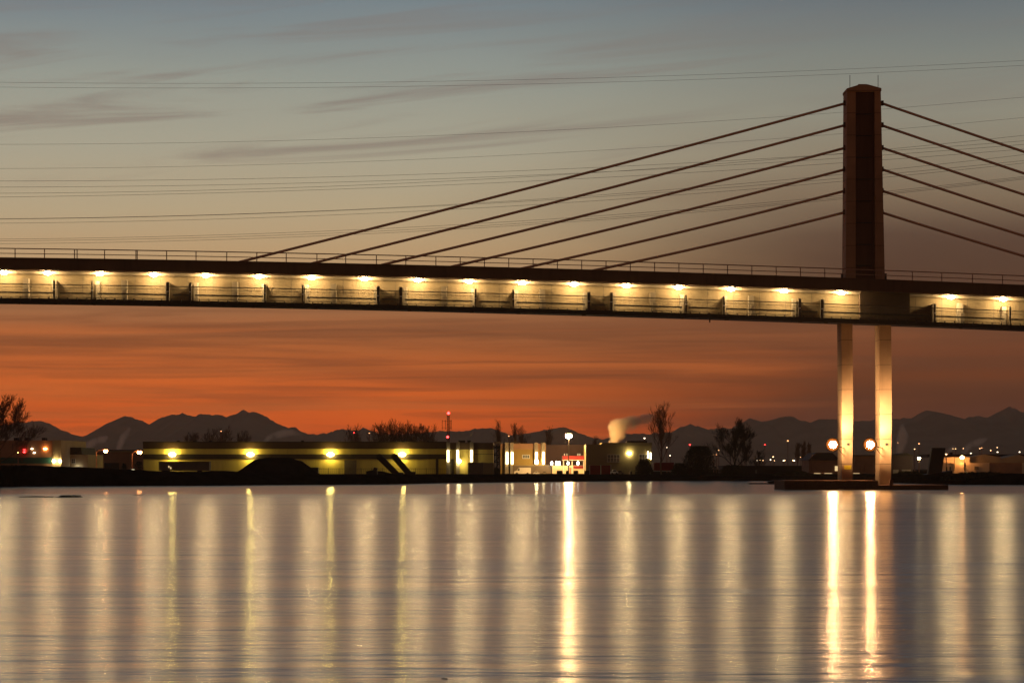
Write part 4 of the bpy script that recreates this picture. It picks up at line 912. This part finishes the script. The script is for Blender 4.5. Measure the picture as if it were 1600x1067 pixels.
# ------------------------------------------------------------------ steam
def steam(path, radii, Y, dens, label, col=(1, 0.82, 0.62), fade=None, nsc=0.35, g=0.72):
    m = bpy.data.materials.new('steam'); m.use_nodes = True; k = NT(m.node_tree); m.node_tree.nodes.clear()
    v = k.n('ShaderNodeVolumePrincipled'); v.inputs['Color'].default_value = (*col, 1); v.inputs['Anisotropy'].default_value = g
    tc = k.n('ShaderNodeTexCoord'); nz = k.noise(tc.outputs['Object'], nsc, 4, .6, .6)
    sp0 = k.n('ShaderNodeSeparateXYZ'); k.link(tc.outputs['Object'], sp0.inputs[0]); X, Yc, Z = sp0.outputs
    # the plume's axis climbs to the right: u runs along it, v across it, and the density thins from the axis outwards
    rel = [((PX(a, Y) - PX(path[0][0], Y)), PZ(b, Y) - PZ(path[0][1], Y)) for a, b in path]
    us = [(x_ + z_) / 1.41421 for x_, z_ in rel]; vs = [(z_ - x_) / 1.41421 for x_, z_ in rel]; rs = [r_ * Y / F for r_ in radii]
    U = us[-1]; V0 = min(vs) - .01; VR = max(vs) - V0 + .01; RR = max(rs)
    u = k.math('DIVIDE', k.math('MULTIPLY', k.math('ADD', X, Z), .70711), U, clamp=True)
    cr = k.n('ShaderNodeValToRGB'); k.link(u, cr.inputs[0]); els = cr.color_ramp.elements
    while len(els) > 1: els.remove(els[0])
    for i_, (uu, vv, r_) in enumerate(zip(us, vs, rs)):
        e_ = els[0] if i_ == 0 else els.new(max(0, min(1, uu / U)))
        e_.position = max(0, min(1, uu / U)); e_.color = ((vv - V0) / VR, r_ / RR, 0, 1)
    sc_ = k.n('ShaderNodeSeparateColor'); k.link(cr.outputs[0], sc_.inputs[0])
    vc = k.math('ADD', k.math('MULTIPLY', sc_.outputs[0], VR), V0); rr_ = k.math('MAXIMUM', k.math('MULTIPLY', sc_.outputs[1], RR), .05)
    wv = k.math('MULTIPLY', k.math('SUBTRACT', k.noise(tc.outputs['Object'], nsc * .9, 2, .5), .5), k.math('MULTIPLY', rr_, 1.3))
    dv = k.math('SUBTRACT', k.math('ADD', k.math('MULTIPLY', k.math('SUBTRACT', Z, X), .70711), wv), vc)
    q_ = k.math('DIVIDE', k.math('SQRT', k.math('ADD', k.math('MULTIPLY', dv, dv), k.math('MULTIPLY', Yc, Yc))), rr_)
    d_ = k.math('MULTIPLY', k.math('MULTIPLY', k.mapr(nz, .30, .62), k.mapr(q_, 1.12, .25)), dens)
    if fade:
        sp = k.n('ShaderNodeSeparateXYZ'); k.link(tc.outputs['Object'], sp.inputs[0])
        d_ = k.math('MULTIPLY', d_, k.mapr(sp.outputs[0 if fade[0] == 'x' else 2], fade[1], fade[2], 1.0, 0.08))
    k.link(d_, v.inputs['Density']); o = k.n('ShaderNodeOutputMaterial'); k.link(v.outputs[0], o.inputs[1])
    pts = []; rad = []
    for i in range(len(path) - 1):
        for q in range(4):
            t_ = q / 4; (a0, b0), (a1, b1) = path[i], path[i + 1]
            pts.append(P(a0 + (a1 - a0) * t_, b0 + (b1 - b0) * t_, Y)); rad.append((radii[i] + (radii[i + 1] - radii[i]) * t_) * Y / F)
    pts.append(P(*path[-1], Y)); rad.append(radii[-1] * Y / F)
    tb = MB().tube(pts, [max(q, .3) * 1.3 for q in rad], 24)
    ob = tb.build('steam_plume', m, loc=tuple(pts[0]))
    return tag(ob, label, 'steam', 'steam plumes over the far bank')
steam([(958, 692.5), (959, 684), (961, 676), (967, 669), (977, 663), (990, 658.5), (1003, 655), (1014, 651), (1024, 648)], [7, 12, 16, 16.5, 15, 13, 11, 8, 3], 581, 3.6, 'bright orange lit steam plume bending right above the olive building', fade=('x', 6.5, 11.5), nsc=.42, g=0.2, col=(1, .88, .70))
steam([(412, 691), (420, 685), (432, 680), (446, 676), (460, 675), (474, 678)], [3, 6, 8, 8, 7, 3], 700, .9, 'pale steam wisp drifting right above the gravel pile', fade=('x', 4, 11), nsc=.2)
steam([(133, 705), (140, 696), (150, 690), (160, 686), (168, 682)], [4, 8, 9, 8, 3], 640, .87, 'broad dim steam cloud above the brown shed left lamp', nsc=.18)
steam([(184, 704), (188, 694), (192, 684), (198, 676), (203, 668)], [5, 7, 7, 6, 3], 640, .88, 'upright dim steam column between the two orange lamps', nsc=.2)
steam([(1404, 712), (1406, 698), (1409, 686), (1413, 674), (1410, 662)], [6, 10, 12, 11, 4], 700, .86, 'wide reddish steam cloud right of the right pier leg', nsc=.18)
steam([(1478, 709), (1486, 703), (1494, 699), (1502, 704)], [2, 6, 6, 2], 690, .87, 'low round steam puff right of the black slab', nsc=.2)
steam([(1504, 708), (1512, 700), (1522, 693), (1534, 688), (1543, 685)], [4, 7, 8, 6, 2], 690, .87, 'steam puff streaming right above the cream warehouse', nsc=.2)

# ------------------------------------------------------------------ haze
hz = MB().box(-9500, 9500, -400, 12600, -2.0, 300); hm = bpy.data.materials.new('morning_haze'); hm.use_nodes = True
k = NT(hm.node_tree); hm.node_tree.nodes.clear()
v = k.n('ShaderNodeVolumePrincipled'); v.inputs['Color'].default_value = (0.97, 0.70, 0.46, 1); v.inputs['Density'].default_value = 6e-5; v.inputs['Anisotropy'].default_value = 0.6
o = k.n('ShaderNodeOutputMaterial'); k.link(v.outputs[0], o.inputs[1])
tag(hz.build('haze', hm), kind='stuff')
